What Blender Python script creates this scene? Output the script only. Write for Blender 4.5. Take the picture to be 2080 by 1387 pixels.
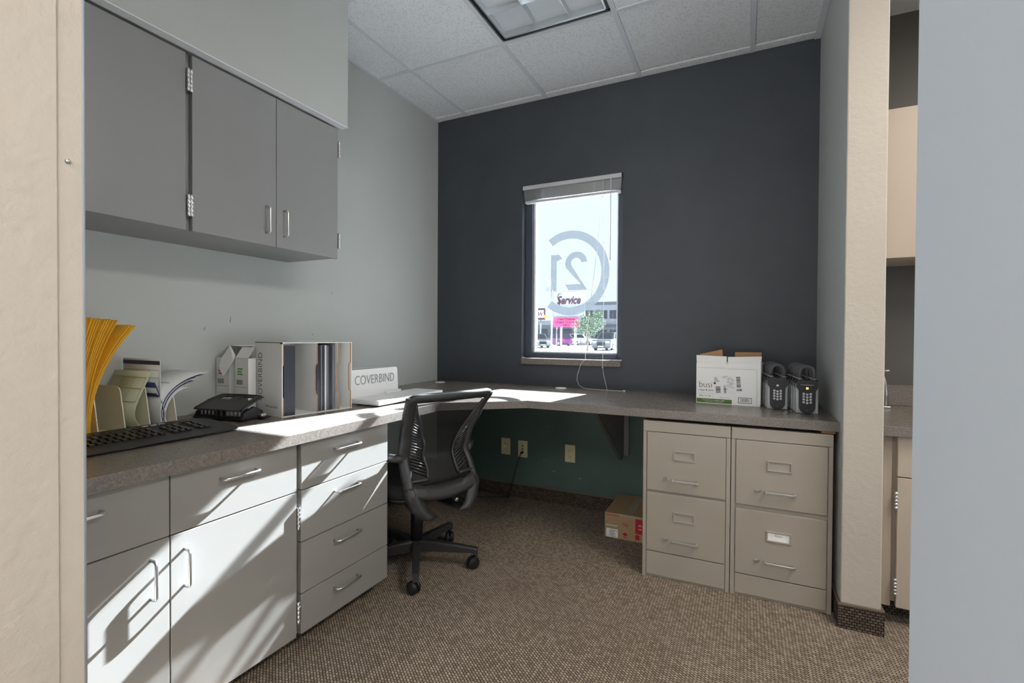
import bpy, bmesh, math, random
from mathutils import Vector, Matrix
random.seed(7)
for o in list(bpy.data.objects): bpy.data.objects.remove(o)
SC = bpy.context.scene
COL = SC.collection
R = math.radians

# ------------------------------------------------------------------ camera
cam_d = bpy.data.cameras.new('camera'); cam = bpy.data.objects.new('camera', cam_d); COL.objects.link(cam)
yaw, pit, rol = R(25.7856), R(-0.694), R(0.3454)
fw = Vector((-math.sin(yaw)*math.cos(pit), math.cos(yaw)*math.cos(pit), math.sin(pit)))
rt = Vector((math.cos(yaw), math.sin(yaw), 0)); up = rt.cross(fw)
rt2 = rt*math.cos(rol)+up*math.sin(rol); up2 = up*math.cos(rol)-rt*math.sin(rol)
cam.matrix_world = Matrix(((rt2.x, up2.x, -fw.x, 2.064), (rt2.y, up2.y, -fw.y, -2.9959), (rt2.z, up2.z, -fw.z, 1.1065), (0, 0, 0, 1)))
cam_d.sensor_width = 36.0; cam_d.lens = 36.0*981.82/2080.0; cam_d.clip_start = 0.02; cam_d.clip_end = 500
SC.camera = cam

# ------------------------------------------------------------------ light
def sl(c):
    return c/12.92 if c <= 0.04045 else ((c+0.055)/1.055)**2.4
def hexc(r, g, b):
    return (sl(r/255), sl(g/255), sl(b/255))

world = bpy.data.worlds.new('sky'); SC.world = world; world.use_nodes = True
wn = world.node_tree.nodes; wl = world.node_tree.links
wn['Background'].inputs['Color'].default_value = (0.86, 0.94, 1.0, 1)
wn['Background'].inputs['Strength'].default_value = 1.2

sun_d = bpy.data.lights.new('sun', 'SUN'); sun_d.energy = 74.0; sun_d.angle = R(0.53); sun_d.color = (0.94, 0.97, 1.0)
sun = bpy.data.objects.new('sun', sun_d); COL.objects.link(sun)
sun.rotation_euler = Vector((-0.165, -1.0, -0.64)).to_track_quat('-Z', 'Y').to_euler()
sun.location = (2, 8, 6)

SC.view_settings.view_transform = 'Standard'
SC.view_settings.look = 'None'
SC.view_settings.gamma = 1.0
SC.view_settings.use_curve_mapping = False
SC.view_settings.exposure = 0.68

# dimensions of the place (metres)
H = 2.6858          # ceiling
XR = 2.4015         # alcove right wall
ZT = 0.7729         # worktop
TK = 0.0388
FILL_POWER = 22.0  # power of each added fill light

# ------------------------------------------------------------------ materials
MATS = {}
def nodes_of(name):
    m = bpy.data.materials.new(name); m.use_nodes = True
    nt = m.node_tree; b = nt.nodes['Principled BSDF']
    return m, nt, b
def lk(nt, a, b): nt.links.new(a, b)
def coords(nt, scale=(1, 1, 1), rot=(0, 0, 0), kind='Object'):
    tc = nt.nodes.new('ShaderNodeTexCoord'); mp = nt.nodes.new('ShaderNodeMapping')
    mp.inputs['Scale'].default_value = scale; mp.inputs['Rotation'].default_value = rot
    lk(nt, tc.outputs[kind], mp.inputs['Vector']); return mp.outputs['Vector']
def noise(nt, vec, scale, detail=3, rough=0.6):
    n = nt.nodes.new('ShaderNodeTexNoise'); n.inputs['Scale'].default_value = scale
    n.inputs['Detail'].default_value = detail; n.inputs['Roughness'].default_value = rough
    if vec: lk(nt, vec, n.inputs['Vector'])
    return n.outputs['Fac']
def ramp(nt, fac, stops):
    r = nt.nodes.new('ShaderNodeValToRGB'); e = r.color_ramp.elements
    e[0].position, e[0].color = stops[0][0], (*stops[0][1], 1); e[1].position, e[1].color = stops[-1][0], (*stops[-1][1], 1)
    for p, c in stops[1:-1]:
        x = e.new(p); x.color = (*c, 1)
    lk(nt, fac, r.inputs['Fac']); return r.outputs['Color']
def bump(nt, b, h, strength=0.2, dist=0.002):
    n = nt.nodes.new('ShaderNodeBump'); n.inputs['Strength'].default_value = strength; n.inputs['Distance'].default_value = dist
    lk(nt, h, n.inputs['Height']); lk(nt, n.outputs['Normal'], b.inputs['Normal'])
def math_n(nt, op, a, b=None):
    n = nt.nodes.new('ShaderNodeMath'); n.operation = op
    for i, v in enumerate((a, b)):
        if v is None: continue
        if isinstance(v, (int, float)): n.inputs[i].default_value = v
        else: lk(nt, v, n.inputs[i])
    return n.outputs[0]
def scale_c(c, k): return tuple(min(1, x*k) for x in c)

def plain(name, col, rough=0.5, metal=0.0, var=0.06, vscale=9, bscale=0, bstr=0.1, bdist=0.001, spec=0.5, coat=0.0):
    """principled surface with a mottled colour and, if asked, a fine relief"""
    if name in MATS: return MATS[name]
    m, nt, b = nodes_of(name)
    v = coords(nt)
    f = noise(nt, v, vscale)
    lk(nt, ramp(nt, f, [(0.25, scale_c(col, 1-var)), (0.75, scale_c(col, 1+var))]), b.inputs['Base Color'])
    b.inputs['Roughness'].default_value = rough; b.inputs['Metallic'].default_value = metal
    b.inputs['Specular IOR Level'].default_value = spec
    b.inputs['Coat Weight'].default_value = coat
    if bscale: bump(nt, b, noise(nt, v, bscale, 4), bstr, bdist)
    MATS[name] = m; return m

M_left = plain('paint_pale_grey_green', hexc(187, 191, 189), 0.6, var=0.02, vscale=3, bscale=140, bstr=0.12)
M_cream = plain('paint_cream_orange_peel', hexc(186, 178, 166), 0.55, var=0.02, vscale=4, bscale=55, bstr=0.42, bdist=0.004)
M_cool = plain('paint_cool_white', hexc(188, 198, 210), 0.6, var=0.02, vscale=3, bscale=90, bstr=0.15)  # bluish window light put into the paint colour of the right jamb
M_trim = plain('trim_white', hexc(225, 228, 232), 0.45, var=0.02)
M_bead = plain('corner_bead_white', hexc(150, 158, 170), 0.35, var=0.02)
M_cab = plain('cabinet_grey_beige', hexc(146, 147, 148), 0.38, var=0.025, vscale=5, bscale=300, bstr=0.03)
M_cabb = plain('base_cabinet_warm_grey', hexc(143, 141, 138), 0.38, var=0.025, vscale=5, bscale=300, bstr=0.03)
M_cabk = plain('kitchenette_beige', hexc(182, 168, 152), 0.42, var=0.025, vscale=5)
M_cabedge = plain('cabinet_edge_dark', hexc(120, 117, 112), 0.5, var=0.05)
M_chrome = plain('brushed_chrome', (0.72, 0.73, 0.75), 0.3, metal=1.0, var=0.04, vscale=60)
M_steel = plain('dull_steel', (0.5, 0.5, 0.5), 0.4, metal=1.0, var=0.06, vscale=40)
M_file = plain('filing_cabinet_putty', hexc(163, 154, 143), 0.42, var=0.02, vscale=6, bscale=400, bstr=0.04)
M_black = plain('black_plastic', hexc(27, 27, 30), 0.42, var=0.12, vscale=30, bscale=500, bstr=0.06)
M_blackg = plain('black_gloss_plastic', hexc(24, 24, 27), 0.18, var=0.1, vscale=20)
M_chair = plain('chair_black_plastic', hexc(52, 52, 54), 0.45, var=0.1, vscale=30, bscale=600, bstr=0.1)
M_seat = plain('seat_black_fabric', hexc(26, 26, 27), 0.9, var=0.2, vscale=200, bscale=500, bstr=0.4)
M_white = plain('white_card', hexc(236, 237, 236), 0.6, var=0.015, vscale=6)
M_whitep = plain('white_plastic', hexc(240, 241, 242), 0.35, var=0.01)
M_kraft = plain('kraft_card', hexc(176, 136, 96), 0.75, var=0.08, vscale=40, bscale=200, bstr=0.1)
M_kraftd = plain('brown_box_card', hexc(170, 142, 108), 0.7, var=0.05, vscale=30)
M_tape = plain('clear_tape', hexc(176, 160, 136), 0.15, var=0.05)
M_red = plain('print_red', hexc(176, 32, 48), 0.6, var=0.05)
M_green = plain('print_green', hexc(84, 118, 52), 0.6, var=0.06)
M_ink = plain('print_black', hexc(50, 50, 52), 0.6, var=0.1, vscale=200)
M_inkg = plain('print_grey', hexc(120, 122, 126), 0.6, var=0.1, vscale=200)
M_inkp = plain('print_pink', hexc(205, 70, 120), 0.6, var=0.05)
M_inkgr = plain('print_bright_green', hexc(90, 170, 80), 0.6, var=0.05)
M_navy = plain('print_navy', hexc(56, 66, 108), 0.6, var=0.08)
M_paper = plain('white_paper', hexc(232, 234, 236), 0.7, var=0.015)
M_paperg = plain('pale_green_paper', hexc(212, 220, 196), 0.7, var=0.02)
M_env = plain('golden_envelope', hexc(226, 172, 40), 0.65, var=0.07, vscale=60)
M_sorter = plain('ivory_plastic', hexc(222, 216, 196), 0.4, var=0.02)
M_folder = plain('dark_cover', hexc(46, 48, 58), 0.3, var=0.06)
M_folderg = plain('grey_cover', hexc(110, 112, 122), 0.4, var=0.06)
M_ivory = plain('ivory_wall_plate', hexc(226, 214, 172), 0.35, var=0.02)
M_silver = plain('silver_painted_metal', hexc(176, 178, 178), 0.35, metal=0.3, var=0.04)
M_rubber = plain('grey_shackle_rubber', hexc(86, 86, 90), 0.6, var=0.06)
M_frame = plain('bronze_window_frame', hexc(78, 84, 96), 0.35, metal=0.2, var=0.04)
M_blind = plain('blind_aluminium', hexc(196, 198, 200), 0.4, var=0.02)
M_cord = plain('white_cord', hexc(225, 225, 222), 0.7, var=0.05)
M_tgrid = plain('grid_white', hexc(222, 228, 236), 0.45, var=0.015)
M_louver = plain('louver_aluminium', (0.72, 0.76, 0.79), 0.3, metal=0.85, var=0.03)
M_darkgap = plain('fixture_black_trim', hexc(20, 22, 28), 0.35, var=0.1)
M_tube = plain('lamp_glass_white', hexc(225, 230, 232), 0.25, var=0.01)
M_brown = plain('vinyl_cap_brown', hexc(104, 92, 82), 0.5, var=0.06)
M_bracket = plain('bracket_laminate', hexc(150, 148, 146), 0.5, var=0.04)
M_dark = plain('deep_dark', hexc(20, 20, 20), 0.8, var=0.1)
M_wood = plain('raw_wood_block', hexc(150, 112, 70), 0.7, var=0.12, vscale=40)

def mk_darkwall():
    m, nt, b = nodes_of('paint_charcoal_over_green')
    v = coords(nt); tc = nt.nodes.new('ShaderNodeTexCoord')
    sx = nt.nodes.new('ShaderNodeSeparateXYZ'); lk(nt, tc.outputs['Object'], sx.inputs[0])
    f = noise(nt, v, 4, 4)
    top = ramp(nt, f, [(0.25, hexc(58, 63, 70)), (0.75, hexc(66, 71, 78))])
    low = ramp(nt, f, [(0.25, hexc(74, 96, 90)), (0.75, hexc(84, 106, 99))])
    st = math_n(nt, 'LESS_THAN', sx.outputs['Z'], 0.76)
    mx = nt.nodes.new('ShaderNodeMixRGB'); lk(nt, st, mx.inputs[0]); lk(nt, top, mx.inputs[1]); lk(nt, low, mx.inputs[2])
    lk(nt, mx.outputs[0], b.inputs['Base Color']); b.inputs['Roughness'].default_value = 0.5
    bump(nt, b, noise(nt, v, 120, 4), 0.15, 0.002); return m
M_darkwall = mk_darkwall()
M_darkwall2 = plain('paint_charcoal_brown', hexc(84, 80, 76), 0.5, var=0.04, vscale=4, bscale=120, bstr=0.15)

def mk_carpet(name, dark, light, cell=0.0105, rot=0.0, plane='XY'):
    m, nt, b = nodes_of(name)
    r3 = (0, 0, rot) if plane == 'XY' else ((R(90), 0, 0) if plane == 'XZ' else (0, R(90), R(90)))
    v = coords(nt, rot=r3)
    br = nt.nodes.new('ShaderNodeTexBrick'); lk(nt, v, br.inputs['Vector'])
    br.inputs['Scale'].default_value = 1.0; br.inputs['Brick Width'].default_value = cell*1.25; br.inputs['Row Height'].default_value = cell*0.8
    br.inputs['Mortar Size'].default_value = cell*0.14; br.inputs['Mortar Smooth'].default_value = 0.6
    br.inputs['Color1'].default_value = (*light, 1); br.inputs['Color2'].default_value = (*tuple(0.5*a+0.5*c for a, c in zip(dark, light)), 1)
    br.inputs['Mortar'].default_value = (*dark, 1); br.offset = 0.5
    f = noise(nt, v, 900, 2); f2 = noise(nt, v, 3, 3)
    mx = nt.nodes.new('ShaderNodeMixRGB'); mx.blend_type = 'MULTIPLY'; mx.inputs[0].default_value = 1.0
    lk(nt, br.outputs['Color'], mx.inputs[1])
    g = ramp(nt, f, [(0.3, (0.6, 0.6, 0.6)), (0.7, (1.0, 1.0, 1.0))]); lk(nt, g, mx.inputs[2])
    mx2 = nt.nodes.new('ShaderNodeMixRGB'); mx2.blend_type = 'MULTIPLY'; mx2.inputs[0].default_value = 1.0
    lk(nt, mx.outputs[0], mx2.inputs[1]); lk(nt, ramp(nt, f2, [(0.3, (0.92, 0.9, 0.88)), (0.7, (1, 1, 1))]), mx2.inputs[2])
    lk(nt, mx2.outputs[0], b.inputs['Base Color']); b.inputs['Roughness'].default_value = 0.95; b.inputs['Specular IOR Level'].default_value = 0.1
    inv = math_n(nt, 'SUBTRACT', 1.0, br.outputs['Fac']); bump(nt, b, inv, 0.7, 0.004); return m
M_carpet = mk_carpet('carpet_loop_taupe', hexc(70, 61, 54), hexc(206, 190, 172), cell=0.0115, rot=R(38))
M_base_xz = mk_carpet('carpet_base_far', hexc(34, 29, 27), hexc(128, 114, 102), 0.013, plane='XZ')
M_base_yz = mk_carpet('carpet_base_side', hexc(34, 29, 27), hexc(128, 114, 102), 0.013, plane='YZ')

def mk_tile():
    m, nt, b = nodes_of('acoustic_tile')
    v = coords(nt, scale=(1, 1.0, 1), kind='Generated'); tc = nt.nodes.new('ShaderNodeTexCoord')
    geo = nt.nodes.new('ShaderNodeNewGeometry'); pos = geo.outputs['Position']
    vo = nt.nodes.new('ShaderNodeTexVoronoi'); vo.inputs['Scale'].default_value = 165; lk(nt, pos, vo.inputs['Vector'])
    n1 = noise(nt, pos, 45, 4)
    thr = math_n(nt, 'MULTIPLY', math_n(nt, 'GREATER_THAN', n1, 0.46), 0.24)
    hole = math_n(nt, 'LESS_THAN', vo.outputs['Distance'], thr)
    f = noise(nt, pos, 260, 3)
    basec = ramp(nt, f, [(0.3, hexc(236, 241, 246)), (0.7, hexc(245, 249, 253))])
    mx = nt.nodes.new('ShaderNodeMixRGB'); lk(nt, hole, mx.inputs[0]); lk(nt, basec, mx.inputs[1]); mx.inputs[2].default_value = (*hexc(140, 142, 142), 1)
    lk(nt, mx.outputs[0], b.inputs['Base Color']); b.inputs['Roughness'].default_value = 0.9
    bump(nt, b, math_n(nt, 'SUBTRACT', 1.0, hole), 0.5, 0.002); return m
M_tile = mk_tile()

def mk_laminate():
    m, nt, b = nodes_of('laminate_taupe_speckle')
    v = coords(nt)
    f = noise(nt, v, 160, 5, 0.75); f2 = noise(nt, v, 14, 3)
    c = ramp(nt, f, [(0.32, hexc(98, 91, 86)), (0.5, hexc(121, 114, 108)), (0.68, hexc(141, 133, 126))])
    mx = nt.nodes.new('ShaderNodeMixRGB'); mx.blend_type = 'MULTIPLY'; mx.inputs[0].default_value = 0.6
    lk(nt, c, mx.inputs[1]); lk(nt, ramp(nt, f2, [(0.3, (0.84, 0.83, 0.82)), (0.7, (1, 1, 1))]), mx.inputs[2])
    lk(nt, mx.outputs[0], b.inputs['Base Color']); b.inputs['Roughness'].default_value = 0.27; b.inputs['Specular IOR Level'].default_value = 0.5
    return m
M_lam = mk_laminate()

def mk_glass():
    m = bpy.data.materials.new('window_glass'); m.use_nodes = True; nt = m.node_tree; nt.nodes.clear()
    out = nt.nodes.new('ShaderNodeOutputMaterial'); tr = nt.nodes.new('ShaderNodeBsdfTransparent'); gl = nt.nodes.new('ShaderNodeBsdfGlossy')
    tr.inputs['Color'].default_value = (0.72, 0.745, 0.76, 1); gl.inputs['Roughness'].default_value = 0.02
    f = nt.nodes.new('ShaderNodeFresnel'); f.inputs['IOR'].default_value = 1.3
    mx = nt.nodes.new('ShaderNodeMixShader'); lk(nt, f.outputs[0], mx.inputs[0]); lk(nt, tr.outputs[0], mx.inputs[1]); lk(nt, gl.outputs[0], mx.inputs[2])
    tl = nt.nodes.new('ShaderNodeBsdfTranslucent'); fd = noise(nt, coords(nt), 5); lk(nt, ramp(nt, fd, [(0.3, (0.8, 0.86, 0.95)), (0.7, (0.9, 0.95, 1.0))]), tl.inputs['Color'])
    m2 = nt.nodes.new('ShaderNodeMixShader'); m2.inputs[0].default_value = 0.0012; lk(nt, mx.outputs[0], m2.inputs[1]); lk(nt, tl.outputs[0], m2.inputs[2])
    lk(nt, m2.outputs[0], out.inputs['Surface']); return m
M_glass = mk_glass()
def mk_decal():
    m = bpy.data.materials.new('window_vinyl_grey'); m.use_nodes = True; nt = m.node_tree; nt.nodes.clear()
    out = nt.nodes.new('ShaderNodeOutputMaterial'); tr = nt.nodes.new('ShaderNodeBsdfTransparent'); tl = nt.nodes.new('ShaderNodeBsdfTranslucent'); df = nt.nodes.new('ShaderNodeBsdfDiffuse')
    tr.inputs['Color'].default_value = (0.9, 0.95, 1, 1)
    f = noise(nt, coords(nt), 20); c = ramp(nt, f, [(0.3, (0.105, 0.112, 0.118)), (0.7, (0.112, 0.12, 0.126))])
    lk(nt, c, tl.inputs['Color']); lk(nt, c, df.inputs['Color'])
    m1 = nt.nodes.new('ShaderNodeMixShader'); m1.inputs[0].default_value = 0.5; lk(nt, df.outputs[0], m1.inputs[1]); lk(nt, tl.outputs[0], m1.inputs[2])
    m2 = nt.nodes.new('ShaderNodeMixShader'); m2.inputs[0].default_value = 0.32; lk(nt, m1.outputs[0], m2.inputs[1]); lk(nt, tr.outputs[0], m2.inputs[2])
    lk(nt, m2.outputs[0], out.inputs['Surface']); return m
M_decal = mk_decal()
def mk_mesh():
    m = bpy.data.materials.new('chair_mesh_weave'); m.use_nodes = True; nt = m.node_tree; nt.nodes.clear()
    out = nt.nodes.new('ShaderNodeOutputMaterial'); tr = nt.nodes.new('ShaderNodeBsdfTransparent'); pr = nt.nodes.new('ShaderNodeBsdfPrincipled')
    pr.inputs['Base Color'].default_value = (0.012, 0.012, 0.013, 1); pr.inputs['Roughness'].default_value = 0.6
    tc = nt.nodes.new('ShaderNodeTexCoord'); sp = nt.nodes.new('ShaderNodeSeparateXYZ'); lk(nt, tc.outputs['Object'], sp.inputs[0])
    a = math_n(nt, 'SINE', math_n(nt, 'MULTIPLY', sp.outputs['X'], 1900.0)); c = math_n(nt, 'SINE', math_n(nt, 'MULTIPLY', sp.outputs['Z'], 1900.0))
    hole = math_n(nt, 'GREATER_THAN', math_n(nt, 'MULTIPLY', a, c), 0.12)
    mx = nt.nodes.new('ShaderNodeMixShader'); lk(nt, hole, mx.inputs[0]); lk(nt, pr.outputs[0], mx.inputs[1]); lk(nt, tr.outputs[0], mx.inputs[2])
    lk(nt, mx.outputs[0], out.inputs['Surface']); return m
M_mesh = mk_mesh()
def mk_emit(name, col, st):
    m = bpy.data.materials.new(name); m.use_nodes = True; nt = m.node_tree; b = nt.nodes['Principled BSDF']
    b.inputs['Base Color'].default_value = (*col, 1); b.inputs['Emission Color'].default_value = (*col, 1); b.inputs['Emission Strength'].default_value = st; return m
M_led = mk_emit('orange_led', (1.0, 0.45, 0.12), 1.2)
M_ledy = mk_emit('green_led', (0.9, 1.0, 0.2), 1.5)

# ------------------------------------------------------------------ mesh helpers
class B:
    """collects shapes into one mesh; off is subtracted so parts can be given in room coordinates"""
    def __init__(s, off=(0, 0, 0)):
        s.bm = bmesh.new(); s.off = Vector(off); s.mi = 0
    def _v(s, p): return s.bm.verts.new(Vector(p)-s.off)
    def face(s, pts):
        f = s.bm.faces.new([s._v(p) for p in pts]); f.material_index = s.mi; return f
    def box(s, x0, x1, y0, y1, z0, z1, bev=0.0, seg=2, mat=None):
        P = [(x0, y0, z0), (x1, y0, z0), (x1, y1, z0), (x0, y1, z0), (x0, y0, z1), (x1, y0, z1), (x1, y1, z1), (x0, y1, z1)]
        if mat is not None: P = [mat @ Vector(p) for p in P]
        v = [s._v(p) for p in P]
        fs = [s.bm.faces.new([v[i] for i in q]) for q in ((3, 2, 1, 0), (4, 5, 6, 7), (0, 1, 5, 4), (1, 2, 6, 5), (2, 3, 7, 6), (3, 0, 4, 7))]
        for f in fs: f.material_index = s.mi
        if bev > 0:
            ed = {e for f in fs for e in f.edges}
            bmesh.ops.bevel(s.bm, geom=list(ed), offset=bev, segments=seg, affect='EDGES', profile=0.5)
        return s
    def prism(s, poly, vec, cap=True):
        """poly: list of 3D points, extruded along vec"""
        vec = Vector(vec); a = [s._v(p) for p in poly]; b = [s._v(Vector(p)+vec) for p in poly]; n = len(a)
        fs = []
        for i in range(n): fs.append(s.bm.faces.new((a[i], a[(i+1) % n], b[(i+1) % n], b[i])))
        if cap: fs.append(s.bm.faces.new(a[::-1])); fs.append(s.bm.faces.new(b))
        for f in fs: f.material_index = s.mi
        return s
    def tube(s, pts, r, n=8, closed=False, cap=True, flat=None):
        pts = [Vector(p) for p in pts]; m = len(pts); rings = []
        rr = r if isinstance(r, (list, tuple)) else [r]*m
        prev = None
        for i, p in enumerate(pts):
            if closed: t = (pts[(i+1) % m]-pts[i-1])
            else: t = pts[min(i+1, m-1)]-pts[max(i-1, 0)]
            t.normalize()
            if prev is None:
                a = Vector((0, 0, 1)) if abs(t.z) < 0.9 else Vector((1, 0, 0))
                u = t.cross(a).normalized()
            else:
                u = (prev-t*prev.dot(t)).normalized()
            prev = u; w = t.cross(u)
            k = flat if flat else 1.0
            rings.append([s._v(p+u*rr[i]*math.cos(2*math.pi*j/n)+w*rr[i]*k*math.sin(2*math.pi*j/n)) for j in range(n)])
        rng = range(m) if closed else range(m-1)
        for i in rng:
            A, C2 = rings[i], rings[(i+1) % m]
            for j in range(n):
                f = s.bm.faces.new((A[j], A[(j+1) % n], C2[(j+1) % n], C2[j])); f.material_index = s.mi; f.smooth = n > 5
        if cap and not closed:
            s.bm.faces.new(rings[0][::-1]).material_index = s.mi; s.bm.faces.new(rings[-1]).material_index = s.mi
        return s
    def cyl(s, p0, p1, r, n=20, r2=None):
        return s.tube([p0, p1], [r, r if r2 is None else r2], n)
    def lathe(s, c, prof, n=24, axis='Z'):
        c = Vector(c); rings = []
        for r, h in prof:
            ring = []
            for j in range(n):
                a = 2*math.pi*j/n; ca, sa = r*math.cos(a), r*math.sin(a)
                p = {'Z': (ca, sa, h), 'Y': (ca, h, sa), 'X': (h, ca, sa)}[axis]
                ring.append(s._v(c+Vector(p)))
            rings.append(ring)
        for i in range(len(rings)-1):
            for j in range(n):
                f = s.bm.faces.new((rings[i][j], rings[i][(j+1) % n], rings[i+1][(j+1) % n], rings[i+1][j])); f.smooth = True; f.material_index = s.mi
        s.bm.faces.new(rings[0][::-1]).material_index = s.mi; s.bm.faces.new(rings[-1]).material_index = s.mi
        return s
    def grid(s, rows, thick=0.0, smooth=True):
        """rows: list of rows of points; thick gives a second skin along the face normals"""
        nr, nc = len(rows), len(rows[0])
        P = [[Vector(p) for p in r] for r in rows]
        def skin(off, flip):
            V = []
            for i in range(nr):
                rv = []
                for j in range(nc):
                    du = P[i][min(j+1, nc-1)]-P[i][max(j-1, 0)]; dv = P[min(i+1, nr-1)][j]-P[max(i-1, 0)][j]
                    nn = du.cross(dv); nn = nn.normalized() if nn.length > 1e-9 else Vector((0, 0, 1))
                    rv.append(s._v(P[i][j]+nn*off))
                V.append(rv)
            for i in range(nr-1):
                for j in range(nc-1):
                    q = (V[i][j], V[i][j+1], V[i+1][j+1], V[i+1][j])
                    f = s.bm.faces.new(q[::-1] if flip else q); f.smooth = smooth; f.material_index = s.mi
            return V
        if thick == 0: skin(0, False); return s
        A = skin(thick/2, False); C2 = skin(-thick/2, True)
        def edge(a, b):
            for i in range(len(a)-1):
                f = s.bm.faces.new((a[i], b[i], b[i+1], a[i+1])); f.material_index = s.mi
        edge(A[0], C2[0]); edge(C2[-1], A[-1]); edge([r[0] for r in C2], [r[0] for r in A]); edge([r[-1] for r in A], [r[-1] for r in C2])
        return s
    def build(s, name, mat, parent=None, label=None, cat=None, group=None, kind=None, smooth=False, loc=None):
        bmesh.ops.recalc_face_normals(s.bm, faces=s.bm.faces[:])
        me = bpy.data.meshes.new(name); s.bm.to_mesh(me); s.bm.free()
        for m in (mat if isinstance(mat, (list, tuple)) else [mat]): me.materials.append(m)
        if smooth:
            for p in me.polygons: p.use_smooth = True
        o = bpy.data.objects.new(name, me); COL.objects.link(o)
        if parent: o.parent = parent
        if loc is not None: o.location = loc
        tag(o, label, cat, group, kind); return o
def tag(o, label=None, cat=None, group=None, kind=None):
    for k, v in (('label', label), ('category', cat), ('group', group), ('kind', kind)):
        if v: o[k] = v
def thing(name, label, cat, loc=(0, 0, 0), rz=0.0, group=None):
    o = bpy.data.objects.new(name, None); COL.objects.link(o); o.location = loc; o.rotation_euler = (0, 0, rz); o.empty_display_size = 0.1
    tag(o, label, cat, group); return o
def dup(root, loc=None, rz=None, label=None, group=None):
    r = root.copy(); COL.objects.link(r)
    if loc is not None: r.location = loc
    if rz is not None: r.rotation_euler = (0, 0, rz)
    if label: r['label'] = label
    if group: r['group'] = group
    for ch in list(root.children):
        c = ch.copy(); COL.objects.link(c); c.parent = r
        for g in ch.children:
            d = g.copy(); COL.objects.link(d); d.parent = c
    return r
def share(o, parent, loc, rot=None, name=None):
    c = o.copy(); COL.objects.link(c); c.parent = parent; c.location = loc
    if rot is not None: c.rotation_euler = rot
    return c
FONT_CACHE = {}
def text(name, body, size, mat, parent, origin, xdir, ydir, extrude=0.0002, align='LEFT', shear=0.0, stretch=1.0, weight=0.0, space=1.0, label=None):
    """flat lettering as a mesh: origin, reading direction and up direction given in the parent's coordinates"""
    cu = bpy.data.curves.new(name, 'FONT'); cu.body = body; cu.size = size; cu.extrude = extrude; cu.align_x = align; cu.shear = shear; cu.offset = weight; cu.space_character = space
    cu.resolution_u = 3
    tmp = bpy.data.objects.new('tmp_text', cu); COL.objects.link(tmp)
    dg = bpy.context.evaluated_depsgraph_get(); me = bpy.data.meshes.new_from_object(tmp.evaluated_get(dg))
    bpy.data.objects.remove(tmp)
    x = Vector(xdir).normalized(); y = Vector(ydir).normalized(); z = x.cross(y)
    mtx = Matrix(((x.x*stretch, y.x, z.x, origin[0]), (x.y*stretch, y.y, z.y, origin[1]), (x.z*stretch, y.z, z.z, origin[2]), (0, 0, 0, 1)))
    me.transform(mtx); me.materials.clear(); me.materials.append(mat); me.name = name
    o = bpy.data.objects.new(name, me); COL.objects.link(o)
    if parent: o.parent = parent
    if label: o['label'] = label
    return o
def rr(x0, x1, z0, z1, rad, n=5, corners='abcd'):
    """rounded rectangle outline in two coordinates"""
    out = []
    for cx, cz, a0, k in ((x1-rad, z0+rad, -90, 'b'), (x1-rad, z1-rad, 0, 'c'), (x0+rad, z1-rad, 90, 'd'), (x0+rad, z0+rad, 180, 'a')):
        if k in corners:
            for i in range(n+1):
                a = R(a0+90*i/n); out.append((cx+rad*math.cos(a), cz+rad*math.sin(a)))
        else:
            out.append({'b': (x1, z0), 'c': (x1, z1), 'd': (x0, z1), 'a': (x0, z0)}[k])
    return out
# ================================================================== THE SETTING
def struct(name, b, mat, parent=None): return b.build(name, mat, parent, kind=None if parent else 'structure')

struct('floor', B().box(-3.0, 6.0, -7.0, 0.0, -0.12, 0.0), M_carpet)
X0, X1, Y0 = -3.0, 6.0, -7.0

# far wall with the window opening, painted charcoal
WL, WR, WB, WT = 0.689, 1.372, 0.9161, 2.118
b = B()
b.box(-0.12, WL, 0.0, 0.16, 0.0, 2.9); b.box(WR, XR, 0.0, 0.16, 0.0, 2.9)
b.box(WL, WR, 0.0, 0.16, 0.0, WB); b.box(WL, WR, 0.0, 0.16, WT, 2.9)
wall_back = struct('wall_back', b, M_darkwall)
struct('wall_back_outer', B().box(-3.0, -0.12, 0.0, 0.16, -0.3, 2.9), M_left)
struct('wall_kitchenette', B().box(XR, 6.0, 0.0, 0.16, -0.3, 2.9), M_darkwall2)
struct('wall_left', B().box(-0.12, 0.0, -2.66, 0.0, 0.0, H+0.1), M_left)
wl_ = bpy.data.objects['wall_left']
for (y, z, h) in ((-1.605, 1.155, 0.030), (-1.72, 1.12, 0.016), (-1.15, 1.10, 0.014), (-1.02, 1.33, 0.010)):
    B().prism([(0.0001, y, z), (0.0001, y+0.004, z+h*0.9), (0.0001, y+0.002, z+h), (0.0001, y-0.003, z+h*0.2)], (0.0003, 0, 0)).build('scuff_mark', M_inkg, wl_)
# soffit over the wall cabinets with its pale bottom lip
sof = struct('soffit', B().box(0.0, 0.3722, -2.66, -1.2799, 2.0783, H), M_left)
struct('trim_1', B(( 0,0,0)).box(0.335, 0.3724, -2.66, -1.2799, 2.0745, 2.0785), M_trim)
# partition on the right of the alcove: pale inside, cream end and far side
b = B(); b.box(XR, 2.5285, -0.7904, 0.0, 0.0, H+0.1, bev=0.004, seg=2)
bmesh.ops.recalc_face_normals(b.bm, faces=b.bm.faces[:])
for f in b.bm.faces: f.material_index = 0 if f.normal.x < -0.7 else 1
struct('wall_right', b, [M_left, M_cream])
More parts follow.
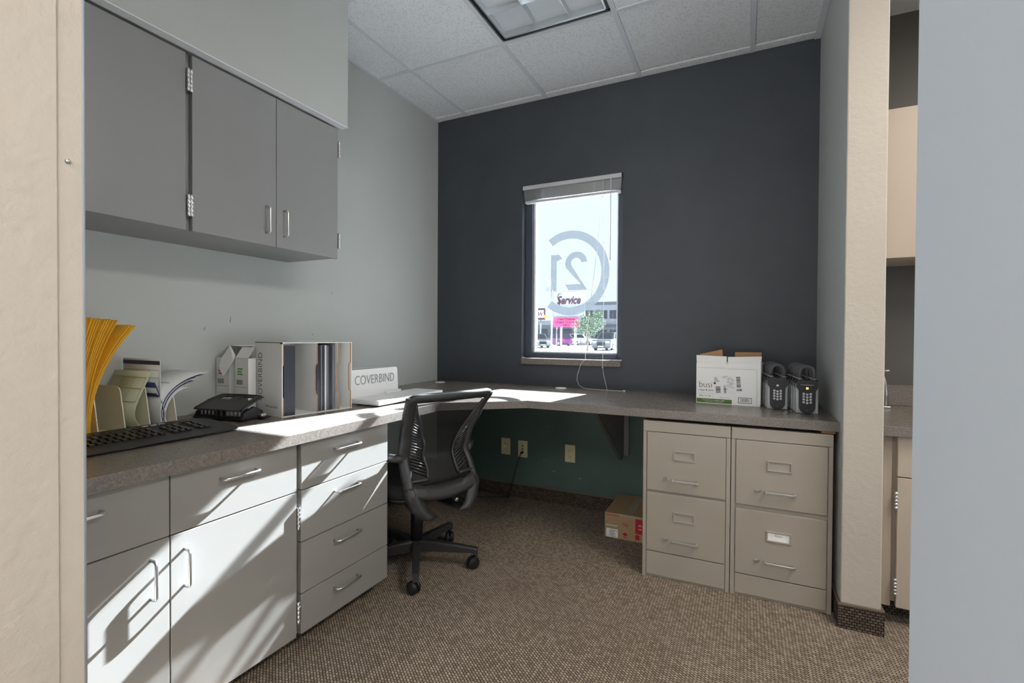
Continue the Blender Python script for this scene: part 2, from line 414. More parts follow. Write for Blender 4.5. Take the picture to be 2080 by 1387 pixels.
# front wall with the doorway the camera stands in
XJ, XK = 1.266, 2.146
b = B(); b.box(-3.0, XJ-0.012, -2.80, -2.66, 0.0, H+0.1)
b.box(XJ-0.014, XJ, -2.80, -2.6885, 0.0, H+0.1, bev=0.0016, seg=2)
b.box(XJ-0.014, XJ-0.0016, -2.6895, -2.66, 0.0, H+0.1, bev=0.003, seg=3)
jam = struct('wall_front_left', b, M_cream)
b = B(); b.cyl((XJ-0.0040, -2.6612, 0.0), (XJ-0.0040, -2.6612, H), 0.0026, 12); b.build('corner_bead', M_bead, jam)
b = B(); b.lathe((XJ-0.0016, -2.678, 1.3305), [(0.0001, 0.0035), (0.0015, 0.0034), (0.0028, 0.0022), (0.0032, 0.0)][::-1], 12, 'X'); b.build('screw', M_steel, jam)
struct('wall_front_right', B().box(XK, 6.0, -2.80, -2.66, 0.0, H+0.1, bev=0.006), M_cool)
# unseen right wall of the room; low window added to bring in fill daylight
b = B(); b.box(4.3, 4.45, -2.66, 0.0, 0.0, 0.12); b.box(4.3, 4.45, -2.66, 0.0, 1.15, H+0.1); b.box(4.3, 4.45, -2.66, -2.2, 0.12, 1.15); b.box(4.3, 4.45, -0.50, 0.0, 0.12, 1.15)
struct('wall_far_right', b, M_cream)
w2 = struct('window_2', B().box(4.34, 4.40, -2.20, -2.16, 0.12, 1.15), M_frame)
b = B(); b.box(4.34, 4.40, -0.54, -0.50, 0.12, 1.15); b.box(4.34, 4.40, -2.16, -0.54, 0.12, 0.16); b.box(4.34, 4.40, -2.16, -0.54, 1.11, 1.15); b.box(4.34, 4.40, -1.37, -1.33, 0.16, 1.11); b.build('window_frame', M_frame, w2)  # frame of the added fill window
for ya, yb in ((-2.16, -1.37), (-1.33, -0.54)): B().box(4.368, 4.371, ya, yb, 0.16, 1.11).build('pane', M_glass, w2)

# hall behind the doorway
struct('wall_hall_left', B().box(-3.0, -2.88, -7.0, -2.8, 0.0, H+0.1), M_cream)
struct('wall_hall_right', B().box(5.88, 6.0, -7.0, -2.8, 0.0, H+0.1), M_cream)
b = B(); b.box(-2.88, 5.88, -7.0, -6.88, 0.0, 0.3); b.box(-2.88, 5.88, -7.0, -6.88, 2.3, H+0.1)
for xa, xb in ((-2.88, -2.2), (0.4, 0.9), (3.5, 4.0), (5.6, 5.88)): b.box(xa, xb, -7.0, -6.88, 0.3, 2.3)
struct('wall_hall_rear', b, M_cream)

# carpet baseboards with a vinyl cap
def baseboard(name, x0, x1, y0, y1, mat):
    o = struct(name, B().box(x0, x1, y0, y1, 0.0, 0.087), mat)
    c = B().box(x0-0.001, x1+0.001, y0-0.001, y1+0.001, 0.087, 0.097, bev=0.003).build('cap_strip', M_brown, o); return o
baseboard('baseboard_back', 0.01, XR, -0.009, 0.0, M_base_xz)
baseboard('baseboard_left', 0.0, 0.009, -1.36, 0.0, M_base_yz)
baseboard('baseboard_right_inner', XR-0.009, XR, -0.80, -0.001, M_base_yz)
baseboard('baseboard_right_end', XR-0.009, 2.5375, -0.7994, -0.7904, M_base_xz)
baseboard('baseboard_right_outer', 2.5285, 2.5375, -0.7904, -0.62, M_base_yz)

# ---------------------------------------------------------------- ceiling: tiles and grid
ceil = struct('ceiling', B().box(X0, X1, Y0, 0.0, H+0.02, H+0.2), M_tgrid)
T = 0.6096; bx0 = 0.2541; by0 = -0.6557; G = 0.0115
xs = [0.0]+[bx0+T*k for k in range(0, 4)]+[XR]
ys = [0.0]+[by0-T*k for k in range(0, 5)]
FX = (bx0+T, bx0+2*T, by0-2*T, by0)       # light fixture bay
tile_cache = {}
for i in range(len(xs)-1):
    for j in range(len(ys)-1):
        xa, xb, ya, yb = xs[i], xs[i+1], ys[j+1], ys[j]
        if abs(xa-FX[0]) < 1e-3 and ya > FX[2]-1e-3 and yb < FX[3]+1e-3: continue
        ga = G if i else 0.019; gb = G if i+1 < len(xs)-1 else 0.019; gt = G if j else 0.069
        w, d = xb-xa-ga-gb, yb-ya-G-gt
        key = (round(w, 4), round(d, 4))
        if key not in tile_cache:
            t = B(); t.box(0, w, 0, d, -0.0035, 0.02, bev=0.003, seg=1); o = t.build('ceiling_tile', M_tile, ceil); tile_cache[key] = o; o.location = (xa+ga, ya+G, H)
        else: share(tile_cache[key], ceil, (xa+ga, ya+G, H))
# border strip of cut tile next to the far wall
for i in range(len(xs)-1):
    ga = G if i else 0.019; gb = G if i+1 < len(xs)-1 else 0.019
    B().box(xs[i]+ga, xs[i+1]-gb, -0.063, -0.003, H-0.0085, H+0.01, bev=0.002, seg=1).build('border_tile', M_tile, ceil)
for k in range(1, 5):
    B().box(xs[k]-0.012, xs[k]+0.012, -3.7, -0.001, H-0.008, H+0.02).build('grid_bar', M_tgrid, ceil)
for k in range(1, len(ys)-1):
    for i in range(len(xs)-1):
        xa, xb = xs[i], xs[i+1]
        if abs(xa-FX[0]) < 1e-3 and ys[k] < FX[3]-1e-3 and ys[k] > FX[2]+1e-3: continue
        B().box(xa+0.012, xb-0.012, ys[k]-0.012, ys[k]+0.012, H-0.0075, H+0.02).build('grid_bar', M_tgrid, ceil)
B().box(0.0, 0.022, -1.2799, 0.0, H-0.008, H).build('wall_angle', M_tgrid, ceil)
B().box(XR-0.028, XR, -0.79, 0.0, H-0.012, H).build('wall_angle', M_tgrid, ceil)

# ---------------------------------------------------------------- recessed ceiling light with parabolic louver
lx0, lx1, ly0, ly1 = 0.8878, 1.4618, by0-2*T+0.026, -0.682
fx = thing('ceiling_light', 'recessed fluorescent ceiling light with silver parabolic louver, switched off', 'ceiling light', ((lx0+lx1)/2, (ly0+ly1)/2, H))
fo = fx.location
b = B(fo)
for (a, c, d, e) in ((lx0, lx0+0.012, ly0, ly1), (lx1-0.012, lx1, ly0, ly1), (lx0, lx1, ly0, ly0+0.012), (lx0, lx1, ly1-0.012, ly1)):
    b.box(a, c, d, e, H-0.010, H+0.11)
b.build('trim_frame', M_darkgap, fx)
b = B(fo)
for (a, c, d, e) in ((lx0+0.012, lx0+0.020, ly0+0.012, ly1-0.012), (lx1-0.024, lx1-0.012, ly0+0.012, ly1-0.012), (lx0+0.012, lx1-0.012, ly0+0.012, ly0+0.020), (lx0+0.012, lx1-0.012, ly1-0.024, ly1-0.012)):
    b.box(a, c, d, e, H-0.012, H+0.06, bev=0.002, seg=1)
b.build('louver_rim', M_louver, fx)
B(fo).box(lx0, lx1, ly0, ly1, H+0.11, H+0.125).build('housing', M_tgrid, fx)
def blade(b, p, q, wbot=0.002, wtop=0.085, h=0.068):
    """louver blade: knife edge below, curved out to a wide top"""
    p, q = Vector(p), Vector(q); t = (q-p).normalized(); s = Vector((-t.y, t.x, 0)); prof = [(0.0, wbot), (0.35, wbot+(wtop-wbot)*0.12), (0.7, wbot+(wtop-wbot)*0.45), (1.0, wtop)]
    poly = [p+s*w/2+Vector((0, 0, z*h)) for z, w in prof]+[p-s*w/2+Vector((0, 0, z*h)) for z, w in prof[::-1]]
    b.prism(poly, q-p)
ncol, nrow = 3, 6
ix0, ix1, iy0, iy1 = lx0+0.018, lx1-0.018, ly0+0.018, ly1-0.018
for k in range(1, ncol):
    x = ix0+(ix1-ix0)*k/ncol; b = B(fo); blade(b, (x, iy0, H-0.006), (x, iy1, H-0.006)); b.build('louver_blade', M_louver, fx)
for k in range(1, nrow):
    y = iy0+(iy1-iy0)*k/nrow; b = B(fo); blade(b, (ix0, y, H-0.004), (ix1, y, H-0.004), wtop=0.09, h=0.064); b.build('louver_blade', M_louver, fx)
for k in range(ncol):
    x = ix0+(ix1-ix0)*(k+0.5)/ncol
    tu = B(fo).cyl((x, iy0+0.05, H+0.082), (x, iy1-0.05, H+0.082), 0.0127, 14).build('fluorescent_tube', M_tube, fx)
    for y in (iy0+0.035, iy1-0.06):
        B(fo).box(x-0.018, x+0.018, y, y+0.025, H+0.05, H+0.11, bev=0.003, seg=1).build('lamp_socket', M_whitep, tu)

# added fill lights out of view, shaped as lit ceiling fixtures
def added_fill_light(x, y, label, power):
    t = thing('hall_light', label, 'ceiling light', (x, y, H), group='lit fixtures over the hall')
    b = B(); b.box(-0.30, 0.30, -0.60, -0.58, -0.012, 0.019); b.box(-0.30, 0.30, 0.58, 0.60, -0.012, 0.019); b.box(-0.30, -0.28, -0.58, 0.58, -0.012, 0.019); b.box(0.28, 0.30, -0.58, 0.58, -0.012, 0.019)
    b.build('frame', M_tgrid, t)
    B().box(-0.28, 0.28, -0.58, 0.58, 0.0, 0.012).build('diffuser', M_diff, t)
    la = bpy.data.lights.new('hall_lamp', 'AREA'); la.shape = 'RECTANGLE'; la.size = 0.54; la.size_y = 1.14; la.energy = power; la.color = (1.0, 0.93, 0.84)
    lo = bpy.data.objects.new('hall_lamp', la); COL.objects.link(lo); lo.parent = t; lo.location = (0, 0, -0.014)
M_diff = mk_emit('lit_diffuser', (1.0, 0.93, 0.82), 3.0)  # glowing face of the added fill lights
FILL_SPOTS = [(3.35, -1.75), (1.7, -4.3), (3.6, -4.3), (-0.4, -4.3)]
FILL_LABELS = ['lit ceiling light over the kitchenette side of the room', 'lit hall ceiling light straight behind the doorway', 'lit hall ceiling light farther right along the hall', 'lit hall ceiling light farther left along the hall']
for (x, y), nm in zip(FILL_SPOTS, FILL_LABELS): added_fill_light(x, y, nm, FILL_POWER)

# ---------------------------------------------------------------- window
win = struct('window_1', B().box(WL, WR, 0.055, 0.058, WB+0.0394, WB+0.045), M_frame)
def wpart(name, b, mat): return b.build(name, mat, win)
b = B()
fz0, fz1 = 0.9555, WT
b.box(WL, 0.742, 0.055, 0.13, fz0, fz1, bev=0.003, seg=1); b.box(1.331, WR, 0.055, 0.13, fz0, fz1, bev=0.003, seg=1)
b.box(0.742, 1.331, 0.055, 0.13, fz0, 0.992, bev=0.003, seg=1); b.box(0.742, 1.331, 0.055, 0.13, 2.07, fz1, bev=0.003, seg=1)
wpart('window_frame', b, M_frame)
b = B()
for (a, c, d, e) in ((0.742, 0.757, 0.992, 2.07), (1.319, 1.331, 0.992, 2.07), (0.757, 1.319, 0.992, 1.000), (0.757, 1.319, 2.06, 2.07)): b.box(a, c, 0.078, 0.12, d, e, bev=0.002, seg=1)
wpart('glazing_bead', b, M_trim)
wpart('pane', B().box(0.757, 1.319, 0.094, 0.097, 1.000, 2.06), M_glass)
b = B(); b.box(0.6984, WR, -0.0294, 0.055, 0.9161, 0.9555, bev=0.003)
wpart('window_sill', b, M_lam)
# vinyl emblem on the pane, read from outside (mirrored from in here)
emb = thing('window_emblem', 'large grey mirrored C ring and 21 vinyl lettering on the window pane', 'decal', (1.003, 0.0935, 1.246))
def em(name, pts): B((1.003, 0.0935, 1.246)).prism([(x, 0.0932, z) for x, z in pts], (0, -0.0008, 0)).build(name, M_decal, emb)
def arc_band(cx, cz, rx, rz, th, a0, a1, n=48):
    o = [(cx+rx*math.cos(R(a0+(a1-a0)*i/n)), cz+rz*math.sin(R(a0+(a1-a0)*i/n))) for i in range(n+1)]
    q = [(cx+(rx-th)*math.cos(R(a0+(a1-a0)*i/n)), cz+(rz-th)*math.sin(R(a0+(a1-a0)*i/n))) for i in range(n+1)]
    return o, q
o, q = arc_band(1.000, 1.5285, 0.268, 0.2825, 0.053, -127, 125)
bb = B((1.003, 0.0935, 1.246))
for i in range(len(o)-1): bb.prism([(x, 0.0932, z) for x, z in (o[i], o[i+1], q[i+1], q[i])], (0, -0.0008, 0))
bb.build('ring', M_decal, emb)
em('digit_one', [(0.864, 1.409), (0.905, 1.409), (0.905, 1.610), (0.945, 1.628), (0.921, 1.656), (0.864, 1.656)])
bb = B((1.003, 0.0935, 1.246))
o, q = arc_band(1.043, 1.592, 0.076, 0.076, 0.040, 5, 205, 20)
# mirrored two: the hook opens to the right, the stem runs down to the left end of the foot
quads = [(o[i], o[i+1], q[i+1], q[i]) for i in range(len(o)-1)]
quads += [(o[-1], (1.075, 1.452), (1.119, 1.413), q[-1]), ((0.968, 1.452), (0.990, 1.413), (1.119, 1.413), (1.075, 1.452))]
for qd in quads: bb.prism([(x, 0.0932, z) for x, z in qd], (0, -0.0008, 0))
bb.build('digit_two', M_decal, emb)
o, q = arc_band(0.839, 1.424, 0.012, 0.012, 0.002, 0, 360, 20); bb = B((1.003, 0.0935, 1.246))
for i in range(len(o)-1): bb.prism([(x, 0.0932, z) for x, z in (o[i], o[i+1], q[i+1], q[i])], (0, -0.0008, 0))
bb.build('registered_mark', M_decal, emb)
text('registered_letter', 'R', 0.015, M_decal, emb, (0.844-1.003, -0.0008, 1.419-1.246), (-1, 0, 0), (0, 0, 1), 0.0003)

# blind, drawn up
bl = thing('window_blind', 'grey aluminium mini blind drawn up to the top of the window', 'blind', (1.03, 0.02, 2.118)); lo = bl.location
b = B(lo); b.box(0.694, 1.368, -0.012, 0.030, 2.089, 2.1165, bev=0.004); b.build('head_rail', M_blind, bl)
for xa in (1.366, 0.6903): B(lo).box(xa, xa+0.004, -0.013, 0.03, 2.088, 2.117).build('end_cap', M_darkgap, bl)
b = B(lo)
for k in range(19):
    z = 2.0835-k*0.0034; dx = 0.0004*k
    b.grid([[(0.700+dx, -0.006, z-0.0012), (0.700+dx, 0.009, z), (0.700+dx, 0.024, z-0.0012)], [(1.364-dx, -0.006, z-0.0012), (1.364-dx, 0.009, z), (1.364-dx, 0.024, z-0.0012)]], 0.0006)
b.build('slat_stack', M_blind, bl, kind='stuff')
B(lo).box(0.712, 1.360, -0.007, 0.025, 1.998, 2.014, bev=0.003).build('bottom_rail', M_blind, bl)
for x in (0.842, 1.19):
    b = B(lo)
    for k in range(16):
        a = k*1.9; b.tube([(x-0.012+0.004*math.cos(a), -0.0085, 2.082-k*0.0045), (x+0.012+0.005*math.sin(a*1.3), -0.0095, 2.079-k*0.0045)], 0.0007, 4)
    b.build('ladder_cord', M_cord, bl)
b = B(lo); b.tube([(1.252, -0.014, 2.085), (1.227, -0.016, 1.761), (1.198, -0.02, 1.486), (1.153, -0.033, 1.083), (1.150, -0.034, 0.96), (1.122, -0.036, 0.93), (1.100, -0.037, 0.860), (1.098, -0.04, 0.825), (1.112, -0.043, 0.795), (1.14, -0.047, 0.779), (1.17, -0.05, ZT+0.0016), (1.29, -0.06, ZT+0.0016), (1.405, -0.072, ZT+0.0016)], 0.0013, 6)
b.tube([(1.252, -0.014, 2.085), (1.262, -0.02, 1.4), (1.262, -0.034, 0.955), (1.262, -0.034, 0.915), (1.270, -0.04, 0.87), (1.285, -0.05, 0.82), (1.299, -0.058, ZT+0.003)], 0.0013, 6)
b.build('lift_cord', M_cord, bl)
B(lo).cyl((1.262, -0.034, 0.917), (1.262, -0.034, 0.905), 0.0035, 8).build('cord_tassel', M_cord, bl); B(lo).cyl((1.40, -0.072, ZT+0.004), (1.412, -0.074, ZT+0.004), 0.004, 8).build('cord_tassel', M_cord, bl)
b = B(lo); b.cyl((1.300, -0.016, 2.085), (1.300, -0.018, 1.58), 0.0028, 6); b.tube([(1.296, -0.016, 2.095), (1.300, -0.02, 2.088), (1.303, -0.016, 2.075)], 0.002, 6); b.build('tilt_wand', M_whitep, bl)
# ================================================================== FURNITURE
# ---------------------------------------------------------------- L-shaped worktop
wt = thing('worktop', 'long L-shaped taupe laminate worktop running round two walls', 'worktop', (0.36, -0.36, ZT-TK))
poly = [(0.001, -0.001), (0.001, -2.659), (0.7132, -2.659), (0.7132, -1.005), (1.0573, -0.7286), (XR-0.001, -0.7286), (XR-0.001, -0.001)]
b = B(wt.location); b.prism([(x, y, ZT-TK) for x, y in poly], (0, 0, TK))
bmesh.ops.recalc_face_normals(b.bm, faces=b.bm.faces[:])
ed = [e for e in b.bm.edges if abs(e.verts[0].co.z-e.verts[1].co.z) < 1e-5]
bmesh.ops.bevel(b.bm, geom=ed, offset=0.0018, segments=2, affect='EDGES', profile=0.5)
b.build('top', M_lam, wt)
for (x, y) in ((0.118, -0.135), (1.006, -0.085)):
    B(wt.location).lathe((x, y, ZT-0.002), [(0.036, 0.0), (0.036, 0.0045), (0.033, 0.0062), (0.0, 0.0062)], 28).build('grommet', M_whitep, wt)
B(wt.location).box(XR-0.06, XR-0.012, -0.715, -0.66, ZT-TK-0.011, ZT-TK, bev=0.001, seg=1).build('support_block', M_wood, wt)

def bar_handle(name, parent, off, p, q, out, r=0.0042, proj=0.026):
    """bent wire pull between two feet p and q, standing out along out"""
    p, q, out = Vector(p), Vector(q), Vector(out); t = (q-p).normalized(); c = 0.010; pts = []
    pts.append(p); pts.append(p+out*(proj-c))
    for k in range(1, 4):
        a = R(90*k/4); pts.append(p+out*(proj-c+c*math.sin(a))+t*(c-c*math.cos(a)))
    pts.append(p+out*proj+t*c); pts.append(q+out*proj-t*c)
    for k in range(1, 4):
        a = R(90*k/4); pts.append(q+out*(proj-c*(1-math.cos(a)))-t*(c-c*math.sin(a)))
    pts.append(q+out*(proj-c)); pts.append(q)
    return B(off).tube(pts, r, 10).build(name, M_chrome, parent)
def hinge(parent, off, x, y, z0, z1, s=1):
    """barrel hinge with knuckles standing at a door edge"""
    b = B(off); n = 5; h = (z1-z0)/n; prof = []
    for k in range(n): prof += [(0.0046, h*k), (0.0053, h*k+0.0008), (0.0053, h*(k+1)-0.0008), (0.0046, h*(k+1))]
    b.lathe((x, y, z0), prof, 12); b.box(x-0.012, x-0.001, y-0.0032, y+0.0032, z0, z1)
    return b.build('hinge', M_chrome, parent)

# ---------------------------------------------------------------- base cabinets on the left
BX = 0.6912
def base_carcass(t, y0, y1):
    b = B(t.location); b.box(0.03, BX-0.021, y0, y1, 0.0672, ZT-TK-0.001); b.build('body', M_cabb, t)
    B(t.location).box(0.06, 0.612, y0+0.002, y1-0.002, 0.0, 0.0672).build('toe_kick', M_base_yz, t)
def front(t, name, y0, y1, z0, z1):
    return B(t.location).box(BX-0.020, BX, y0, y1, z0, z1, bev=0.0012, seg=1).build(name, M_cabb, t)
ca = thing('base_cabinet', 'grey double-door base cabinet with two drawers, nearest the doorway', 'cabinet', (0.35, -2.24, 0.0)); base_carcass(ca, -2.655, -1.8265)
d = front(ca, 'drawer', -2.655, -2.2395, 0.5698, 0.7325); bar_handle('handle', d, ca.location, (BX, -2.501, 0.684), (BX, -2.392, 0.684), (1, 0, 0))
d = front(ca, 'drawer', -2.2365, -1.8355, 0.5698, 0.7325); bar_handle('handle', d, ca.location, (BX, -2.101, 0.685), (BX, -1.989, 0.685), (1, 0, 0))
d = front(ca, 'door', -2.655, -2.2395, 0.0690, 0.5666); bar_handle('handle', d, ca.location, (BX, -2.285, 0.422), (BX, -2.285, 0.522), (1, 0, 0))
d = front(ca, 'door', -2.2365, -1.8355, 0.0690, 0.5666); bar_handle('handle', d, ca.location, (BX, -2.202, 0.420), (BX, -2.202, 0.520), (1, 0, 0))
for z0, z1 in ((0.439, 0.515), (0.113, 0.190)): hinge(d, ca.location, BX+0.004, -1.8300, z0, z1)
cb = thing('drawer_cabinet', 'grey base cabinet with four stacked drawers beside the office chair', 'cabinet', (0.35, -1.59, 0.0)); base_carcass(cb, -1.8255, -1.3725)
for z0, z1, zh in ((0.5698, 0.7325, 0.684), (0.3896, 0.5666, 0.523), (0.2101, 0.3864, 0.341), (0.0690, 0.2069, 0.161)):
    d = front(cb, 'drawer', -1.8161, -1.3705, z0, z1); bar_handle('handle', d, cb.location, (BX, -1.668, zh), (BX, -1.550, zh), (1, 0, 0))

# ---------------------------------------------------------------- wall cabinets on the left
UX, UZ, UT = 0.3342, 1.4624, 2.0663
def upper(t, y0, y1):
    b = B(t.location); b.box(0.001, UX-0.020, y0, y1, UZ+0.003, UT+0.006); b.build('body', M_cab, t)
def udoor(t, y0, y1): return B(t.location).box(UX-0.019, UX, y0, y1, UZ, UT, bev=0.0012, seg=1).build('door', M_cab, t)
ua = thing('wall_cabinet', 'grey double-door wall cabinet under the soffit, nearer the doorway', 'cabinet', (0.17, -2.3, UZ)); upper(ua, -2.655, -1.9775)
d = udoor(ua, -2.655, -2.3255); bar_handle('handle', d, ua.location, (UX, -2.365, 1.515), (UX, -2.365, 1.618), (1, 0, 0))
d = udoor(ua, -2.3225, -1.9875); bar_handle('handle', d, ua.location, (UX, -2.284, 1.515), (UX, -2.284, 1.618), (1, 0, 0))
for z0, z1 in ((1.937, 2.014), (1.511, 1.585)): hinge(d, ua.location, UX+0.004, -1.9815, z0, z1)
ub = thing('wall_cabinet', 'grey double-door wall cabinet under the soffit, farther from the doorway', 'cabinet', (0.17, -1.64, UZ)); upper(ub, -1.9765, -1.3035)
d = udoor(ub, -1.9665, -1.6343); bar_handle('handle', d, ub.location, (UX, -1.681, 1.512), (UX, -1.681, 1.616), (1, 0, 0))
for z0, z1 in ((1.937, 2.014), (1.511, 1.585)): hinge(d, ub.location, UX+0.004, -1.9715, z0, z1)
d = udoor(ub, -1.6319, -1.3035); bar_handle('handle', d, ub.location, (UX, -1.598, 1.512), (UX, -1.598, 1.616), (1, 0, 0))
for z0, z1 in ((1.937, 2.012), (1.511, 1.582)): hinge(d, ub.location, UX+0.003, -1.2980, z0, z1)

# ---------------------------------------------------------------- filing cabinets
FY = -0.7161; FH = 0.7203
def filing(x0, x1, label, dz, lab):
    t = thing('filing_cabinet', label, 'filing cabinet', ((x0+x1)/2, -0.38, 0.0), group='putty filing cabinets under the worktop'); lo = t.location
    b = B(lo); b.box(x0, x1, FY+0.008, -0.03, 0.0, FH-0.003)
    b.box(x0, x0+0.016, FY, FY+0.01, 0.0, FH-0.05, bev=0.001, seg=1); b.box(x1-0.016, x1, FY, FY+0.01, 0.0, FH-0.05, bev=0.001, seg=1)
    b.build('body', M_file, t)
    B(lo).box(x0, x1, FY-0.002, -0.03, FH-0.0495, FH, bev=0.002).build('top_cap', M_file, t)
    (a0, a1), (c0, c1), zb = dz
    for k, (z0, z1) in enumerate(((a0, a1), (c0, c1))):
        d = B(lo).box(x0+0.0185, x1-0.0185, FY-0.0035, FY+0.0078, z0, z1, bev=0.0018, seg=1).build('drawer', M_file, t)
        xm = x0+0.182; zl = z1-0.098
        f = B(lo)
        w, h, e = 0.046, 0.0225, 0.0065
        for q in ((xm-w, xm+w, zl+h-e, zl+h), (xm-w, xm+w, zl-h, zl-h+e), (xm-w, xm-w+e, zl-h+e, zl+h-e), (xm+w-e, xm+w, zl-h+e, zl+h-e)):
            f.box(q[0], q[1], FY-0.0085, FY-0.003, q[2], q[3], bev=0.0012, seg=1)
        f.build('label_holder', M_file, d)
        if lab and k == 1:
            c = B(lo).box(xm-w+e, xm+w-e, FY-0.0042, FY-0.0034, zl-h+e, zl+h-e).build('label_card', M_white, d)
            text('lettering', 'Forms', 0.010, M_ink, d, (xm-lo.x-0.014, FY-0.0045-lo.y, zl-lo.z+0.002), (1, 0, 0), (0, 0, 1), 0.0001)
        zh = z1-0.208
        hb = B(lo); hx0, hx1 = xm-0.053, xm+0.060
        hb.box(hx0, hx1, FY-0.026, FY-0.019, zh-0.0045, zh+0.0045, bev=0.0015, seg=1)
        for hx in (hx0+0.004, hx1-0.004): hb.box(hx-0.004, hx+0.004, FY-0.027, FY-0.003, zh-0.006, zh+0.006, bev=0.0015, seg=1)
        hb.build('handle', M_chrome, d)
        kb = B(lo); kx = hx0-0.028
        kb.cyl((kx+0.008, FY-0.002, zh+0.002), (kx+0.008, FY-0.008, zh+0.002), 0.0055, 12); kb.box(kx-0.009, kx+0.007, FY-0.013, FY-0.006, zh-0.002, zh+0.007, bev=0.0012, seg=1)
        kb.build('latch', M_steel, d)
    B(lo).box(x0+0.0185, x1-0.0185, FY-0.002, FY+0.0078, 0.012, zb, bev=0.0015, seg=1).build('kick_panel', M_file, t)
    return t
filing(1.6422, 2.0110, 'putty two-drawer filing cabinet, left of the pair, with empty label holders', ((0.4015, 0.668), (0.122, 0.3915), 0.118), False)
filing(2.0140, 2.3833, 'putty two-drawer filing cabinet, right of the pair, with a white label card', ((0.394, 0.668), (0.098, 0.374), 0.094), True)

# ---------------------------------------------------------------- bracket and hardware under the worktop
t = thing('desk_bracket', 'grey triangular bracket holding up the worktop on the far wall', 'bracket', (1.40, -0.2, 0.37)); lo = t.location
B(lo).prism([(1.375, -0.02, ZT-TK), (1.375, -0.02, 0.372), (1.375, -0.055, 0.355), (1.375, -0.62, ZT-TK)], (0.019, 0, 0)).build('gusset', M_bracket, t)
B(lo).prism([(1.3748, -0.055, 0.355), (1.3748, -0.62, ZT-TK), (1.3748, -0.640, ZT-TK), (1.3748, -0.062, 0.350)], (0.0194, 0, 0)).build('edge_band', M_steel, t)
B(lo).box(1.394, 1.424, -0.018, -0.0005, 0.372, ZT-TK, bev=0.002, seg=1).build('cleat', M_bracket, t)
t = thing('steel_angle', 'small dark steel angle under the inner corner of the worktop', 'bracket', (0.76, -0.02, 0.67)); lo = t.location
b = B(lo); b.box(0.742, 0.770, -0.004, -0.0005, 0.655, ZT-TK); b.box(0.770, 0.774, -0.02, -0.0005, 0.655, ZT-TK); b.build('plate', M_black, t)

# ---------------------------------------------------------------- outlets and cord
def outlet(x, z, label, kind):
    t = thing('wall_outlet', label, 'outlet', (x, 0, z)); lo = Vector((x, 0, z))
    B().box(-0.035, 0.035, -0.0055, -0.0002, -0.057, 0.057, bev=0.0025).build('plate', M_ivory, t)
    if kind == 'duplex':
        for s in (-1, 1):
            r = B().prism([(x2, -0.0052, s*0.0195+z2) for x2, z2 in rr(-0.0165, 0.0165, -0.0138, 0.0138, 0.008)], (0, -0.002, 0)).build('receptacle', M_ivory, t)
            q = B(); q.box(-0.0075, -0.0055, -0.0076, -0.007, s*0.0195-0.001, s*0.0195+0.007); q.box(0.0055, 0.0075, -0.0076, -0.007, s*0.0195-0.001, s*0.0195+0.006); q.cyl((0, -0.0076, s*0.0195-0.007), (0, -0.007, s*0.0195-0.007), 0.0024, 8); q.build('slots', M_dark, r)
    elif kind == 'gfci':
        r = B().box(-0.0165, 0.0165, -0.0075, -0.005, -0.033, 0.033, bev=0.001, seg=1).build('receptacle', M_ivory, t)
        for s in (-1, 1):
            q = B(); q.box(-0.0075, -0.0055, -0.0082, -0.0074, s*0.019-0.001, s*0.019+0.007); q.box(0.0055, 0.0075, -0.0082, -0.0074, s*0.019-0.001, s*0.019+0.006); q.cyl((0, -0.0082, s*0.019-0.006), (0, -0.0074, s*0.019-0.006), 0.0022, 8); q.build('slots', M_dark, r)
        B().cyl((-0.010, -0.0075, 0.0), (-0.010, -0.0088, 0.0), 0.0016, 8).build('indicator_light', M_ledy, r)
    else:
        for zz in (0.022, 0.0, -0.022): B().box(-0.007, 0.007, -0.0085, -0.005, zz-0.007, zz+0.007, bev=0.001, seg=1).build('jack', M_ivory if zz > -0.02 else M_black, t)
        for zz in (0.022, 0.0): B().box(-0.004, 0.004, -0.0088, -0.008, zz-0.004, zz+0.004).build('jack_opening', M_dark, t)
    for zz in ((0,) if kind == 'duplex' else (0.047, -0.047)): B().cyl((0, -0.0055, zz), (0, -0.0065, zz), 0.0025, 8).build('screw', M_ivory, t)
    return t
outlet(0.5755, 0.341, 'ivory outlet with a small lit indicator, nearest the inner corner', 'gfci')
outlet(0.705, 0.335, 'ivory data wall plate with a black cord plugged in', 'data')
outlet(1.043, 0.341, 'ivory duplex outlet below the window, nothing plugged in', 'duplex')
t = thing('data_cord', 'thin black cord hanging from the ivory data plate to the carpet', 'cord', (0.66, -0.04, 0.0)); lo = t.location
B(lo).tube([(0.705, -0.012, 0.313), (0.703, -0.032, 0.311), (0.690, -0.042, 0.27), (0.672, -0.045, 0.20), (0.648, -0.045, 0.12), (0.626, -0.045, 0.05), (0.614, -0.044, 0.018), (0.600, -0.05, 0.006), (0.54, -0.075, 0.004), (0.44, -0.12, 0.004), (0.35, -0.16, 0.004)], 0.0028, 8).build('cable', M_black, t)
B(lo).box(0.699, 0.711, -0.034, -0.009, 0.306, 0.320, bev=0.002, seg=1).build('plug', M_black, t)
B(lo).cyl((0.612, -0.044, 0.003), (0.612, -0.044, 0.02), 0.008, 12).build('ferrite_core', M_black, t)
# paint chips on the wall
for (x, z, s) in ((0.93, 0.21, 1), (1.11, 0.185, 1.0), (0.88, 0.50, .5), (0.86, 0.275, .5)):
    B().prism([(x-0.012*s, -0.0002, z-0.004*s), (x, -0.0002, z-0.001), (x+0.011*s, -0.0002, z+0.006*s), (x+0.004*s, -0.0002, z+0.003*s)], (0, -0.0004, 0)).build('paint_chip', M_paper, wall_back)

